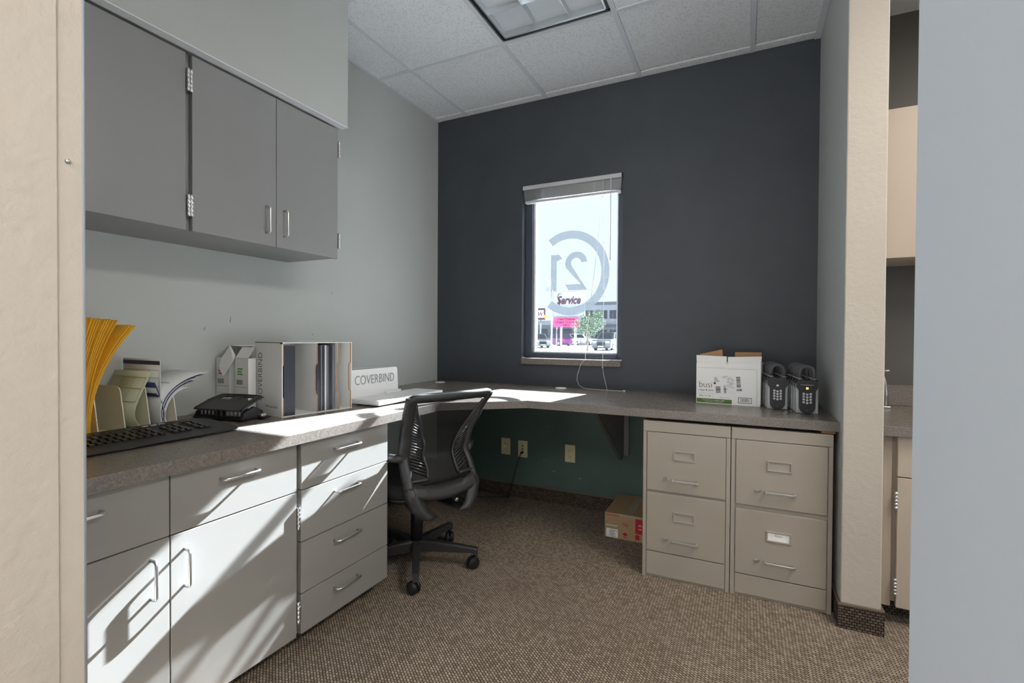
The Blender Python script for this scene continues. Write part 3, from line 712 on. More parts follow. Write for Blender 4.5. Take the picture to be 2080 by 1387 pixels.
# ---------------------------------------------------------------- office chair
ch = thing('office_chair', 'black mesh-back office chair pulled up to the corner of the worktop', 'chair', (0.640, -1.096, 0.0))
fdir = Vector((-0.93, 0.37, 0)).normalized(); ang = math.atan2(fdir.y, fdir.x)-math.pi/2
ch.rotation_euler = (0, 0, ang)
base = B(); base.lathe((0, 0, 0.060), [(0.030, 0.0), (0.036, 0.008), (0.036, 0.052), (0.030, 0.060)], 24); base.build('hub', M_chair, ch)
for k in range(5):
    a = R(-54+72*k)-ang; c, s = math.cos(a), math.sin(a)
    def L(r, z, w): return Vector((c*r-s*w, s*r+c*w, z))
    secs = [(0.028, 0.066, 0.118, 0.021), (0.10, 0.070, 0.117, 0.019), (0.20, 0.072, 0.108, 0.017), (0.272, 0.074, 0.100, 0.016), (0.300, 0.058, 0.096, 0.0155)]
    b = B(); rows = []
    for r, z0, z1, w in secs: rows.append([L(r, z0, -w*0.8), L(r, z1-0.006, -w), L(r, z1, -w*0.7), L(r, z1, w*0.7), L(r, z1-0.006, w), L(r, z0, w*0.8)])
    for i in range(len(rows)-1):
        for j in range(6): b.face([rows[i][j], rows[i][(j+1) % 6], rows[i+1][(j+1) % 6], rows[i+1][j]])
    b.face(rows[0][::-1]); b.face(rows[-1]); bmesh.ops.remove_doubles(b.bm, verts=b.bm.verts[:], dist=1e-5)
    leg = b.build('base_leg', M_chair, ch)
    cb2 = B(); pc = L(0.288, 0, 0); cb2.cyl(pc+Vector((0, 0, 0.045)), pc+Vector((0, 0, 0.075)), 0.0085, 12)
    cb2.build('caster_stem', M_blackg, leg)
    wa = a+R(90)+[0.9, 0.8, 0.6, 0.3, 1.1][k]; ax = Vector((math.cos(wa), math.sin(wa), 0)); pc2 = pc+Vector((-ax.y, ax.x, 0))*0.012
    cw = B()
    for sgn in (-1, 1):
        q0 = pc2+ax*sgn*0.004; prof = [(0.0275, 0.0), (0.029, 0.004), (0.0285, 0.010), (0.025, 0.0155), (0.015, 0.0185), (0.002, 0.0195)]
        rings = []
        side = Vector((-ax.y, ax.x, 0))
        for r, h in prof:
            rings.append([q0+ax*sgn*h+side*r*math.cos(2*math.pi*j/20)+Vector((0, 0, 0.0292+r*math.sin(2*math.pi*j/20))) for j in range(20)])
        for i in range(len(rings)-1):
            for j in range(20): cw.face([rings[i][j], rings[i][(j+1) % 20], rings[i+1][(j+1) % 20], rings[i+1][j]]).smooth = True
        cw.face(rings[0][::-1]); cw.face(rings[-1])
    cw.box(-0.006, 0.006, -0.006, 0.006, -0.012, 0.012, mat=Matrix.Translation(pc+Vector((0, 0, 0.038))))
    cw.build('caster', M_black, leg)
b = B(); b.cyl((0, 0, 0.116), (0, 0, 0.315), 0.029, 24); b.cyl((0, 0, 0.31), (0, 0, 0.352), 0.020, 20); b.build('gas_column', M_black, ch)
b = B(); b.box(-0.085, 0.085, -0.13, 0.12, 0.340, 0.372, bev=0.012); b.build('tilt_mechanism', M_black, ch)
b = B(); b.tube([(0.05, -0.05, 0.350), (0.16, -0.06, 0.345), (0.24, -0.05, 0.350)], 0.005, 8); b.box(0.225, 0.265, -0.062, -0.040, 0.344, 0.356, bev=0.004); b.build('height_lever', M_black, ch)
b = B(); b.lathe((0.075, -0.20, 0.352), [(0.004, -0.03), (0.011, -0.028), (0.011, -0.010), (0.005, -0.008), (0.005, 0.02)], 14, 'Y'); b.build('tension_knob', M_steel, ch)
# seat: rounded cushion on a pan
def seat_loop(w, d, cy, z, n=40, e=3.6):
    return [Vector((w*math.copysign(abs(math.cos(2*math.pi*i/n))**(2/e), math.cos(2*math.pi*i/n)), cy+d*math.copysign(abs(math.sin(2*math.pi*i/n))**(2/e), math.sin(2*math.pi*i/n)), z)) for i in range(n)]
def loops(b, LL):
    for i in range(len(LL)-1):
        n = len(LL[i])
        for j in range(n): b.face([LL[i][j], LL[i][(j+1) % n], LL[i+1][(j+1) % n], LL[i+1][j]]).smooth = True
    b.face(LL[0][::-1]); b.face(LL[-1]); bmesh.ops.remove_doubles(b.bm, verts=b.bm.verts[:], dist=1e-5)
b = B(); loops(b, [seat_loop(0.16, 0.17, 0.01, 0.366), seat_loop(0.225, 0.225, 0.01, 0.374), seat_loop(0.235, 0.235, 0.01, 0.388), seat_loop(0.235, 0.235, 0.01, 0.396)]); b.build('seat_pan', M_black, ch)
b = B(); loops(b, [seat_loop(0.230, 0.236, 0.01, 0.396), seat_loop(0.236, 0.243, 0.01, 0.410), seat_loop(0.233, 0.240, 0.01, 0.432), seat_loop(0.222, 0.224, 0.01, 0.448), seat_loop(0.16, 0.17, 0.01, 0.453)]); b.build('seat_cushion', M_seat, ch)
# back: S-shaped profile y(z) and half width w(z)
def lerp(tab, z):
    if z <= tab[0][0]: return tab[0][1]
    for (a, va), (c, vc) in zip(tab, tab[1:]):
        if z <= c:
            t = (z-a)/(c-a); t = t*t*(3-2*t)*0.5+t*0.5; return va+(vc-va)*t
    return tab[-1][1]
YP = [(0.30, -0.262), (0.42, -0.240), (0.50, -0.195), (0.57, -0.158), (0.66, -0.185), (0.75, -0.238), (0.86, -0.307)]
WP = [(0.30, 0.115), (0.36, 0.168), (0.42, 0.190), (0.50, 0.188), (0.57, 0.182), (0.66, 0.188), (0.75, 0.204), (0.86, 0.224)]
def bk(x, z, off=0.0): return Vector((x, lerp(YP, z)-off-0.02*(1-min(1, (x/0.2)**2))*(1 if z > 0.45 else 0), z))
# side rails, wide and flat
for s in (-1, 1):
    rows = []
    for i in range(29):
        z = 0.445+(0.848-0.445)*i/28; w = lerp(WP, z); wd = 0.036
        rows.append([bk(s*(w-wd), z, 0.004), bk(s*(w-wd*0.6), z, 0.010), bk(s*(w-0.006), z, 0.008), bk(s*w, z, -0.002), bk(s*(w+0.001), z, -0.020)])
    b = B(); b.grid(rows if s > 0 else [r[::-1] for r in rows], 0.006); b.build('back_rail', M_chair, ch)
rows = []
for i in range(31):
    x = -0.216+0.432*i/30; dz = -0.010*max(0, (abs(x)-0.195)/0.02); zc = 0.0
    rows.append([bk(x*0.985, 0.826+zc, 0.004), bk(x, 0.842+dz, 0.010), bk(x, 0.857+dz, 0.006), bk(x*0.99, 0.861+dz, -0.010), bk(x*0.98, 0.856+dz, -0.022)])
b = B(); b.grid(rows[::-1], 0.006); b.build('back_top_bar', M_chair, ch)
rows = []
for i in range(31):
    x = -0.165+0.33*i/30; sag = -0.028*(1-(x/0.165)**2)+0.0
    rows.append([bk(x, 0.412+sag, 0.010), bk(x, 0.428+sag, 0.016), bk(x, 0.448+sag, 0.015), bk(x, 0.470+sag, 0.006)])
b = B(); b.grid(rows[::-1], 0.008); b.build('back_bottom_bar', M_chair, ch)
# lower yoke: two curved arms running down under the seat
for s in (-1, 1):
    rows = []
    for i in range(17):
        z = 0.455-(0.455-0.318)*i/16; w = lerp(WP, z); wd = 0.060+0.010*i/16; y = lerp(YP, z)
        rows.append([Vector((s*(w-wd), y-0.006, z)), Vector((s*(w-wd*0.5), y-0.016, z-0.004)), Vector((s*(w-0.006), y-0.008, z)), Vector((s*w, y+0.012, z)), Vector((s*(w-0.002), y+0.040, z))])
    for k in range(1, 6):
        z = 0.318-0.004*k+0.0022*k*k*0.6; y = -0.262+0.045*k; w = 0.130-0.006*k
        rows.append([Vector((s*(w-0.058), y, z)), Vector((s*(w-0.03), y-0.004, z-0.006)), Vector((s*(w-0.004), y, z)), Vector((s*w, y+0.01, z+0.010)), Vector((s*(w-0.002), y+0.016, z+0.024))])
    b = B(); b.grid(rows if s < 0 else [r[::-1] for r in rows], 0.008); b.build('back_yoke', M_chair, ch)
# mesh panel
rows = []
for i in range(25):
    z = 0.448+(0.838-0.448)*i/24; w = lerp(WP, z)-0.022
    rows.append([bk(-w+2*w*j/16, z, -0.004) for j in range(17)])
B().grid(rows).build('mesh_panel', M_mesh, ch)
# slotted lumbar wings: outer rim and slanting ribs
for s in (-1, 1):
    zt_, zb_ = 0.815, 0.478
    def inner(z):
        t = (z-zb_)/(zt_-zb_); return lerp([(0, 0.082), (0.12, 0.075), (0.4, 0.082), (0.7, 0.125), (1.0, 0.178)], t)
    def outer(z): return lerp(WP, z)-0.034
    b = B(); pts = [bk(s*inner(zb_+(zt_-zb_)*i/24), zb_+(zt_-zb_)*i/24, 0.004) for i in range(25)]
    b.tube(pts, 0.006, 8); b.tube([bk(s*(inner(zb_)+(outer(zb_)+0.01-inner(zb_))*j/6), zb_-0.002, 0.004) for j in range(7)], 0.008, 8)
    b.build('lumbar_wing_rim', M_chair, ch)
    for k in range(24):
        z = zb_+0.012+k*0.0132; zi, zo = z, z+0.034
        xo = outer(min(zo, 0.86)); xi = inner(min(zi, zt_))
        if xo-xi < 0.012 or zo > 0.83: continue
        B().tube([bk(s*xi, zi, 0.003), bk(s*(xi+xo)/2, (zi+zo)/2, 0.004), bk(s*(xo+0.004), zo, 0.003)], 0.0036, 6).build('lumbar_rib', M_chair, ch)
# armrests
for s in (-1, 1):
    w_ = 0.236 if s < 0 else 0.256
    b = B(); b.tube([(s*0.172, -0.168, 0.568), (s*0.200, -0.150, 0.570), (s*(w_-0.004), -0.092, 0.574)], [0.018, 0.018, 0.017], 14); arm = b.build('armrest_socket', M_chair, ch)
    b = B(); b.tube([(s*(w_-0.003), -0.100, 0.576), (s*w_, -0.05, 0.580), (s*(w_+0.002), 0.02, 0.583), (s*(w_-0.002), 0.095, 0.580)], [0.016, 0.019, 0.020, 0.015], 12, flat=0.75); b.build('arm_pad', M_black, arm)
# ================================================================== THINGS ON THE WORKTOP
def small_print(name, parent, mat, x0, x1, z, h, y, seed):
    """a line of print too small to read: short strokes of uneven height"""
    rnd = random.Random(seed); b = B(); x = x0
    while x < x1:
        w = h*rnd.uniform(0.25, 0.6); hh = h*rnd.choice((0.6, 0.62, 0.95))
        b.box(x, x+w*0.35, y, y+0.0003, z, z+hh); b.box(x, x+w, y, y+0.0003, z+(hh*0.82 if rnd.random() < 0.5 else 0), z+(hh if rnd.random() < 0.5 else hh*0.2)+h*0.05)
        x += w+h*(0.25 if rnd.random() < 0.85 else 0.7)
    return b.build(name, mat, parent)
# ---------------------------------------------------------------- keyboard
kb = thing('keyboard', 'wide black computer keyboard lying along the worktop edge', 'keyboard', (0.37, -2.11, ZT)); lo = kb.location
KX0, KX1, KY0, KY1 = 0.262, 0.486, -2.42, -1.884
def kz(x): return 0.007+(KX1-x)/(KX1-KX0)*0.021
outl = []
for cx, cy, a0, r_ in ((KX1-0.03, KY0+0.05, -90, .03), (KX1-0.035, KY1-0.06, 0, .045), (KX0+0.05, KY1-0.08, 90, .07), (KX0+0.04, KY0+0.05, 180, .04)):
    for i in range(9):
        a = R(a0+90*i/8); outl.append((cx+(0.03 if a0 in (-90,) else 0.035 if a0 == 0 else 0.05 if a0 == 90 else 0.04)*math.cos(a), cy+(0.05 if a0 in (-90, 180) else 0.06 if a0 == 0 else 0.08)*math.sin(a)))
b = B(lo); n = len(outl); cx_, cy_ = 0.375, -2.15
def ring_k(k, dz): return [(cx_+(x-cx_)*k, cy_+(y-cy_)*k, dz(x)) for x, y in outl]
LL = [ring_k(0.97, lambda x: ZT+0.001), ring_k(1.0, lambda x: ZT+0.004), ring_k(1.0, lambda x: ZT+kz(x)-0.002), ring_k(0.985, lambda x: ZT+kz(x)), ]
for i in range(3):
    for j in range(n): b.face([LL[i][j], LL[i][(j+1) % n], LL[i+1][(j+1) % n], LL[i+1][j]]).smooth = True
b.face(LL[0][::-1]); b.face(LL[-1]); bmesh.ops.remove_doubles(b.bm, verts=b.bm.verts[:], dist=1e-6)
b.build('case', M_black, kb)
kc = B(); kc.box(-0.0078, 0.0078, -0.0078, 0.0078, 0.0, 0.0065); 
for v in kc.bm.verts:
    if v.co.z > 0.003: v.co.x *= 0.74; v.co.y *= 0.74
key0 = kc.build('key', M_blackg, kb); first = True
tilt = math.atan2(0.021, KX1-KX0)
for r_ in range(6):
    x = 0.306+r_*0.0188+(0.006 if r_ > 0 else 0)
    for c_ in range(22):
        y = -2.395+c_*0.0205+0.004*(r_ % 2)
        if y > -1.955 or (r_ == 0 and c_ in (1, 6, 11, 16)) or c_ in (15, 19): continue
        loc = (x-lo.x, y-lo.y, kz(x)-0.0012)
        if first: key0.location = loc; key0.rotation_euler = (0, tilt, 0); first = False
        else: share(key0, kb, loc, (0, tilt, 0))
for y in (-2.33, -2.305, -2.28, -2.09, -2.065, -2.04):
    m_ = B(); m_.box(-0.004, 0.004, -0.0095, 0.0095, 0, 0.004, bev=0.0012, seg=1); o = m_.build('media_key', M_silver, kb); o.location = (0.284-lo.x, y-lo.y, kz(0.284)-0.001); o.rotation_euler = (0, tilt, 0)
b = B(lo); b.tube([(0.4855, -2.36, ZT+0.0055), (0.4855, -2.2, ZT+0.0055), (0.4855, -2.0, ZT+0.0055), (0.482, -1.93, ZT+0.0055)], 0.0013, 6); b.build('edge_trim', M_blackg, kb)

# ---------------------------------------------------------------- desktop sorter with papers
SX0, SX1 = 0.015, 0.235
so = thing('desktop_sorter', 'ivory plastic desktop sorter with upright dividers behind the keyboard', 'desk organizer', (0.12, -2.12, ZT)); lo = so.location
B(lo).box(SX0, SX1+0.010, -2.36, -1.945, ZT, ZT+0.006, bev=0.002, seg=1).build('base_tray', M_sorter, so)
DIV = [-2.35, -2.277, -2.196, -2.122, -2.048, -1.962]
for y in DIV:
    prof = [(SX0, ZT+0.006), (SX1, ZT+0.006), (SX1-0.028, ZT+0.125)]+[(SX1-0.055+0.025*math.cos(R(a)), ZT+0.132+0.025*math.sin(R(a))) for a in (15, 40, 65, 90)]+[(SX0, ZT+0.157)]
    B(lo).prism([(x, y, z) for x, z in prof], (0, 0.003, 0)).build('divider', M_sorter, so)
# golden envelopes fanned in the nearest slots
N = 32
ORD = ('first second third fourth fifth sixth seventh eighth ninth tenth eleventh twelfth thirteenth fourteenth fifteenth sixteenth seventeenth eighteenth nineteenth twentieth '
       'twenty-first twenty-second twenty-third twenty-fourth twenty-fifth twenty-sixth twenty-seventh twenty-eighth twenty-ninth thirtieth thirty-first thirty-second').split()
for k in range(N):
    t_ = k/(N-1)
    yb_ = -2.335+0.119*t_; yt_ = -2.385+0.268*t_+(0.0 if k < N-3 else 0.028); zt2 = ZT+0.385-0.012*t_-(0.016 if k >= N-3 else 0)+0.002*((k*7) % 3)
    x1 = 0.238-0.0022*((k*5) % 4); x0 = 0.018
    if abs(yb_+2.277) < 0.004: yb_ += 0.006
    if abs(yb_+2.277+0.003) < 0.003: yb_ += 0.006
    rows = []
    for i in range(9):
        u = i/8; y = yb_+(yt_-yb_)*(u**2.3)
        rows.append([(x0, y, ZT+0.0075+(zt2-ZT-0.0075)*u), ((x0+x1)/2, y+0.0, ZT+0.0075+(zt2-ZT-0.0075)*u), (x1, y, ZT+0.0075+(zt2-ZT-0.0075)*u)])
    e_ = B((0.12, yb_, ZT+0.0075)).grid(rows, 0.0022)
    o = e_.build('yellow_envelope', M_env, None, None, 'envelope', 'golden envelopes fanned in the sorter')
    o.location = (0.12, yb_, ZT+0.0075)
    o['label'] = 'golden-yellow envelope, %s from the right end of the fan in the sorter' % ORD[N-1-k] if k < N-1 else 'golden-yellow envelope bent farthest out at the right end of the fan'
def sheet(name, prof, x0, x1, mat, label, group=None, thick=0.0008, nx=2, lift=0.0, cat='paper'):
    """a sheet whose bend (y,z) runs along prof, as wide as x0..x1"""
    base = Vector(((x0+x1)/2, prof[0][0], prof[0][1]))
    rows = [[(x0+(x1-x0)*j/nx, y, z+lift*(1-j/nx)*i/(len(prof)-1)) for j in range(nx+1)] for i, (y, z) in enumerate(prof)]
    t = thing(name, label, cat, base, group=group); B(base).grid(rows, thick).build('page', mat, t); return t, base
def bez(P, n=14):
    out = []
    for i in range(n+1):
        t = i/n; a, b_, c, d_ = P; m = 1-t
        out.append(tuple(m**3*a[k]+3*m*m*t*b_[k]+3*m*t*t*c[k]+t**3*d_[k] for k in (0, 1)))
    return out
# tall form with a navy header, standing straight
t, bs = sheet('paper_form', [(-2.020, ZT+0.0078), (-2.019, ZT+0.12), (-2.021, ZT+0.245)], 0.010, 0.243, M_paper, 'tall printed form with a navy heading standing in the sorter')
b = B(bs); b.box(0.012, 0.241, -2.0222, -2.0206, ZT+0.224, ZT+0.238); b.build('heading_band', M_navy, t)
b = B(bs)
for zz in (0.205, 0.178, 0.150, 0.110): b.box(0.016, 0.236, -2.0212, -2.0198, ZT+zz, ZT+zz+0.0008)
for xx in (0.016, 0.095, 0.175, 0.2355): b.box(xx, xx+0.0008, -2.0212, -2.0198, ZT+0.110, ZT+0.206)
b.build('ruled_lines', M_inkg, t)
# green form bending over
pg = bez([(-2.072, ZT+0.0078), (-2.125, ZT+0.07), (-2.085, ZT+0.10), (-2.048, ZT+0.203)])
t, bs = sheet('green_form', pg, 0.012, 0.240, M_paperg, 'pale green printed form curling forward between two dividers')
b = B(bs)
for i in (8, 11, 13):
    (y, z) = pg[i]; b.box(0.030, 0.228, y-0.0016, y-0.0004, z, z+0.0009)
for xx in (0.03, 0.09, 0.16, 0.2275):
    for i in range(8, 13):
        (ya, za), (yc, zc) = pg[i], pg[i+1]; b.face([(xx, ya-0.0012, za), (xx+0.0012, ya-0.0012, za), (xx+0.0012, yc-0.0012, zc), (xx, yc-0.0012, zc)])
b.build('ruled_lines', M_inkg, t)
# navy-edged leaflets and white brochures curling to the right
for k in range(4):
    pr = bez([(-2.040+0.003*k, ZT+0.0078), (-1.992+0.004*k, ZT+0.02+0.003*k), (-1.998+0.004*k, ZT+0.06), (-2.036+0.005*k, ZT+0.165-0.02*k)])
    sheet('folded_leaflet', pr, 0.014, 0.238-0.004*k, M_navy if k % 2 == 0 else M_paper, ['navy-edged leaflet leaning left, innermost of four', 'white leaflet leaning left, second of four', 'navy-edged leaflet leaning left, third of four', 'white leaflet leaning left, outermost of four'][k], 'leaflets in the sorter')
for k in range(6):
    e = k*0.004
    tip = [(-1.852, 0.190), (-1.868, 0.181), (-1.885, 0.170), (-1.90, 0.160), (-1.915, 0.150), (-1.918, 0.137)][k]
    pr = bez([(-2.006+e, ZT+0.0078), (-2.045+e*1.5, ZT+0.09-e), (-1.985+e, ZT+0.175-2*e), (tip[0], ZT+tip[1])])
    sheet('brochure', pr, 0.014, 0.240-0.003*k, [M_paper, M_navy, M_paper, M_navy, M_paper, M_paper][k], ['white brochure curling out farthest to the right over the punch', 'navy brochure just under the topmost white one', 'white brochure between two navy ones', 'navy brochure, lower of the two', 'white brochure below the navy ones', 'lowest white brochure drooping toward the punch'][k], 'curled brochures in the sorter')

# ---------------------------------------------------------------- three-hole punch
pu = thing('hole_punch', 'black heavy-duty three-hole punch in front of the small white boxes', 'hole punch', (0.233, -1.762, ZT), math.atan2(0.043, 0.236))
b = B(); b.box(-0.122, 0.122, -0.062, 0.055, 0.006, 0.014, bev=0.003, seg=1); b.build('base_plate', M_blackg, pu)
for x in (-0.105, 0.105): B().box(x-0.012, x+0.012, -0.055, 0.05, 0.0, 0.0065, bev=0.002, seg=1).build('rubber_foot', M_black, pu)
b = B(); b.prism([(-0.116, -0.058, 0.014), (-0.116, 0.04, 0.014), (-0.116, 0.045, 0.03), (-0.116, 0.0, 0.052), (-0.116, -0.048, 0.034)], (0.012, 0, 0)); b.prism([(0.104, -0.058, 0.014), (0.104, 0.04, 0.014), (0.104, 0.045, 0.03), (0.104, 0.0, 0.052), (0.104, -0.048, 0.034)], (0.012, 0, 0)); b.build('side_plate', M_black, pu)
b = B(); b.box(-0.104, 0.104, -0.056, -0.040, 0.014, 0.020, bev=0.002, seg=1); b.box(-0.104, 0.104, -0.050, 0.0, 0.037, 0.043, bev=0.002, seg=1); b.build('punch_rail', M_black, pu)
for x in (-0.092, -0.074, -0.056, -0.038, 0.034, 0.052, 0.070, 0.090):
    b = B(); b.cyl((x, -0.044, 0.018), (x, -0.044, 0.040), 0.0030, 8)
    for k in range(4): b.lathe((x, -0.044, 0.020+k*0.0048), [(0.0044, 0.0), (0.0048, 0.001), (0.0044, 0.002)], 8)
    b.build('punch_pin', M_chrome, pu)
for x in (-0.010, 0.012): B().box(x-0.006, x+0.006, -0.060, -0.036, 0.014, 0.040, bev=0.004).build('cam_block', M_black, pu)
# handle: curved plate with two finger openings
hp = [(-0.058, 0.044), (-0.030, 0.056), (0.0, 0.068), (0.030, 0.078), (0.052, 0.083), (0.066, 0.082)]
def hz_(y):
    return lerp([(a, c) for a, c in hp], y)
b = B()
cols = [-0.118, -0.110, -0.080, -0.022, -0.014, 0.014, 0.022, 0.080, 0.106, 0.114]
ysr = [-0.058, -0.030, 0.004, 0.014, 0.045, 0.052, 0.064]
for i in range(len(ysr)-1):
    for j in range(len(cols)-1):
        if ysr[i] == 0.014 and (cols[j] == -0.080 or cols[j] == 0.022): continue
        k0, k1 = 1-0.10*max(0, (ysr[i]+0.058)/0.122)**2, 1-0.10*max(0, (ysr[i+1]+0.058)/0.122)**2
        top = [(cols[j]*k0, ysr[i], hz_(ysr[i])), (cols[j+1]*k0, ysr[i], hz_(ysr[i])), (cols[j+1]*k1, ysr[i+1], hz_(ysr[i+1])), (cols[j]*k1, ysr[i+1], hz_(ysr[i+1]))]
        b.prism(top, (0, 0, -0.005))
b.build('lever_plate', M_chair, pu)
b = B(); b.tube([(-0.112, -0.056, 0.043), (-0.106, 0.0, 0.067), (-0.098, 0.052, 0.082), (-0.080, 0.066, 0.082), (0.0, 0.068, 0.083), (0.080, 0.066, 0.082), (0.096, 0.052, 0.082), (0.104, 0.0, 0.067), (0.110, -0.056, 0.043)], 0.006, 8); b.build('lever_rim', M_black, pu)
b = B(); b.box(0.090, 0.135, 0.018, 0.042, 0.010, 0.022, bev=0.002, seg=1); b.build('paper_stop', M_chrome, pu)
B().box(0.075, 0.150, 0.010, 0.050, 0.004, 0.010, bev=0.002, seg=1).build('guide_arm', M_blackg, pu)

# ---------------------------------------------------------------- two small white cartons behind the punch
def carton(x0, x1, y0, y1, h, label, ink, flap):
    t = thing('small_carton', label, 'box', ((x0+x1)/2, (y0+y1)/2, ZT), group='small white cartons by the wall'); lo = t.location
    b = B(lo); th = 0.002
    b.box(x0, x1, y0, y0+th, ZT+th, ZT+h); b.box(x0, x1, y1-th, y1, ZT+th, ZT+h); b.box(x0, x0+th, y0+th, y1-th, ZT+th, ZT+h); b.box(x1-th, x1, y0+th, y1-th, ZT+th, ZT+h); b.box(x0, x1, y0, y1, ZT, ZT+th)
    b.build('body', M_white, t)
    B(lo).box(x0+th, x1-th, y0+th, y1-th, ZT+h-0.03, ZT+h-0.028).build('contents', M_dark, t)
    w = x1-x0; xm = x0+w*0.12
    pr = B(lo); yf = y0-0.0004
    for k in range(3): pr.box(xm+0.004, xm+w*0.45-0.006*(k == 1), yf, y0+0.0002, ZT+h-0.048-0.011*k, ZT+h-0.042-0.011*k)
    pr.build('print_block', ink, t)
    pr = B(lo); random.seed(int(x0*1000)); x = xm
    while x < xm+w*0.42:
        q = random.choice((0.0012, 0.002, 0.003)); pr.box(x, x+q, yf, y0+0.0002, ZT+h-0.110, ZT+h-0.090); x += q+random.choice((0.0012, 0.002))
    pr.box(x0+0.004, x1-0.006, yf, y0+0.0002, ZT+h-0.121, ZT+h-0.1195)
    for k in range(5): pr.box(x0+0.008, x1-0.010, yf, y0+0.0002, ZT+h-0.150-0.009*k, ZT+h-0.1494-0.009*k)
    for k in range(5): pr.box(x0+0.012+k*(w-0.026)/4, x0+0.0126+k*(w-0.026)/4, yf, y0+0.0002, ZT+h-0.190, ZT+h-0.150)
    pr.build('barcode_and_table', M_inkg, t)
    for nm, poly in flap: B(lo).prism(poly, (0.0008, -0.0012, 0.0012)).build(nm, M_white, t)
    return t
ZC = ZT+0.232
carton(0.006, 0.094, -1.672, -1.515, 0.232, 'small white carton with pink print and an open top flap, against the wall', M_inkp,
       [('folded_flap', [(0.040, -1.672, ZC-0.004), (0.050, -1.688, ZC-0.046), (0.082, -1.690, ZC-0.078), (0.127, -1.676, ZC-0.012), (0.110, -1.655, ZC+0.010), (0.066, -1.650, ZC+0.052)]), ('side_flap', [(0.007, -1.670, ZC), (0.008, -1.52, ZC), (0.064, -1.54, ZC+0.052), (0.062, -1.652, ZC+0.052)]), ('rear_flap', [(0.066, -1.652, ZC+0.052), (0.066, -1.52, ZC+0.052), (0.128, -1.52, ZC+0.050), (0.128, -1.640, ZC+0.048)])])
carton(0.132, 0.214, -1.672, -1.637, 0.232, 'small white carton with green print standing beside the tall cover box', M_inkgr,
       [('lid', [(0.132, -1.671, ZC+0.0005), (0.214, -1.671, ZC+0.0005), (0.206, -1.640, ZC+0.045), (0.132, -1.640, ZC+0.045)])])

# ---------------------------------------------------------------- cover box with upright compartments
cv = thing('cover_box', 'white card box of dark binding covers with open compartments, lettered COVERBIND', 'box', (0.399, -1.659, ZT), R(-8.8))
# local: x into the box is negative (towards the wall), y along the open front
CW, CD, CH_ = 0.332, 0.205, 0.300
b = B(); th = 0.003
b.box(-CD, 0, 0, th, 0, CH_); b.box(-CD, 0, CW-th, CW, 0, CH_); b.box(-CD, -CD+th, th, CW-th, 0, CH_); b.box(-CD+th, 0, th, CW-th, 0, th); b.box(-CD+th, 0, th, CW-th, CH_-th, CH_)
b.build('shell', M_white, cv)
def notch(y, m, nm, mat2=M_kraft):
    out = [(0, th), (-0.001, 0.075), (-0.013, 0.085), (-0.015, 0.10), (-0.015, 0.185), (-0.013, 0.20), (-0.001, 0.21), (-0.001, CH_-th)]
    pol = [(x-0.002, y, z) for x, z in out]+[(-CD+th, y, CH_-th), (-CD+th, y, th)]
    d = B().prism(pol, (0, 0.004, 0)).build(nm, M_white, cv)
    ed = B()
    for (xa, za), (xb, zb) in zip(out, out[1:]): ed.prism([(xa-0.0018, y+0.0002, za), (xb-0.0018, y+0.0002, zb), (xb+0.0006, y+0.0002, zb), (xa+0.0006, y+0.0002, za)], (0, 0.0036, 0))
    ed.build('cut_edge', mat2, d)
notch(0.004, None, 'divider'); notch(0.155, None, 'divider'); notch(0.262, None, 'divider'); notch(0.3235, None, 'divider')
b = B(); b.box(-CD, 0.0004, -0.0004, 0.0004, CH_-0.002, CH_+0.0008); b.box(-0.010, 0.001, -0.001, 0.003, CH_-0.006, CH_+0.001); b.build('scuffed_corner', M_ink, cv)
COV = [(0.012, 0.060, -0.004, M_folder), (0.160, 0.172, -0.010, M_folder), (0.1725, 0.180, -0.012, M_folder), (0.181, 0.187, -0.008, M_folderg), (0.1875, 0.196, -0.012, M_folder), (0.197, 0.203, -0.009, M_folderg), (0.204, 0.211, -0.013, M_white), (0.2115, 0.219, -0.010, M_folderg), (0.2195, 0.229, -0.012, M_folder), (0.2295, 0.238, -0.011, M_folder), (0.2385, 0.246, -0.009, M_folderg)]
for k, (y0, y1, x1, m) in enumerate(COV):
    t = B().box(-CD+0.012, x1-0.002, y0, y1, 0, CH_-0.016-0.001*(k % 3), bev=0.0006, seg=1)
    lab = ['thick black cover block alone in the leftmost compartment', 'black binding cover, leftmost in the middle compartment', 'black binding cover, second in the middle compartment', 'grey binding cover, third in the middle compartment', 'black binding cover, fourth in the middle compartment', 'grey binding cover left of the white one', 'white binding cover standing in the middle compartment', 'grey binding cover right of the white one', 'black binding cover, third from the right in the middle compartment', 'black binding cover, second from the right in the middle compartment', 'grey binding cover, rightmost in the middle compartment'][k]
    o = t.build('binding_cover', m, None, lab, 'binding cover', 'covers in the white card box'); o.matrix_world = Matrix.Translation((0.399, -1.659, ZT+0.0032)) @ Matrix.Rotation(R(-8.8), 4, 'Z')
text('lettering', 'COVERBIND', 0.047, M_ink, cv, (-0.148, -0.0006, 0.054), (0, 0, 1), (-1, 0, 0), 0.0002, stretch=0.78, weight=-0.0008)
small_print('small_print', cv, M_inkg, -0.120, -0.030, 0.034, 0.008, -0.0006, 3)

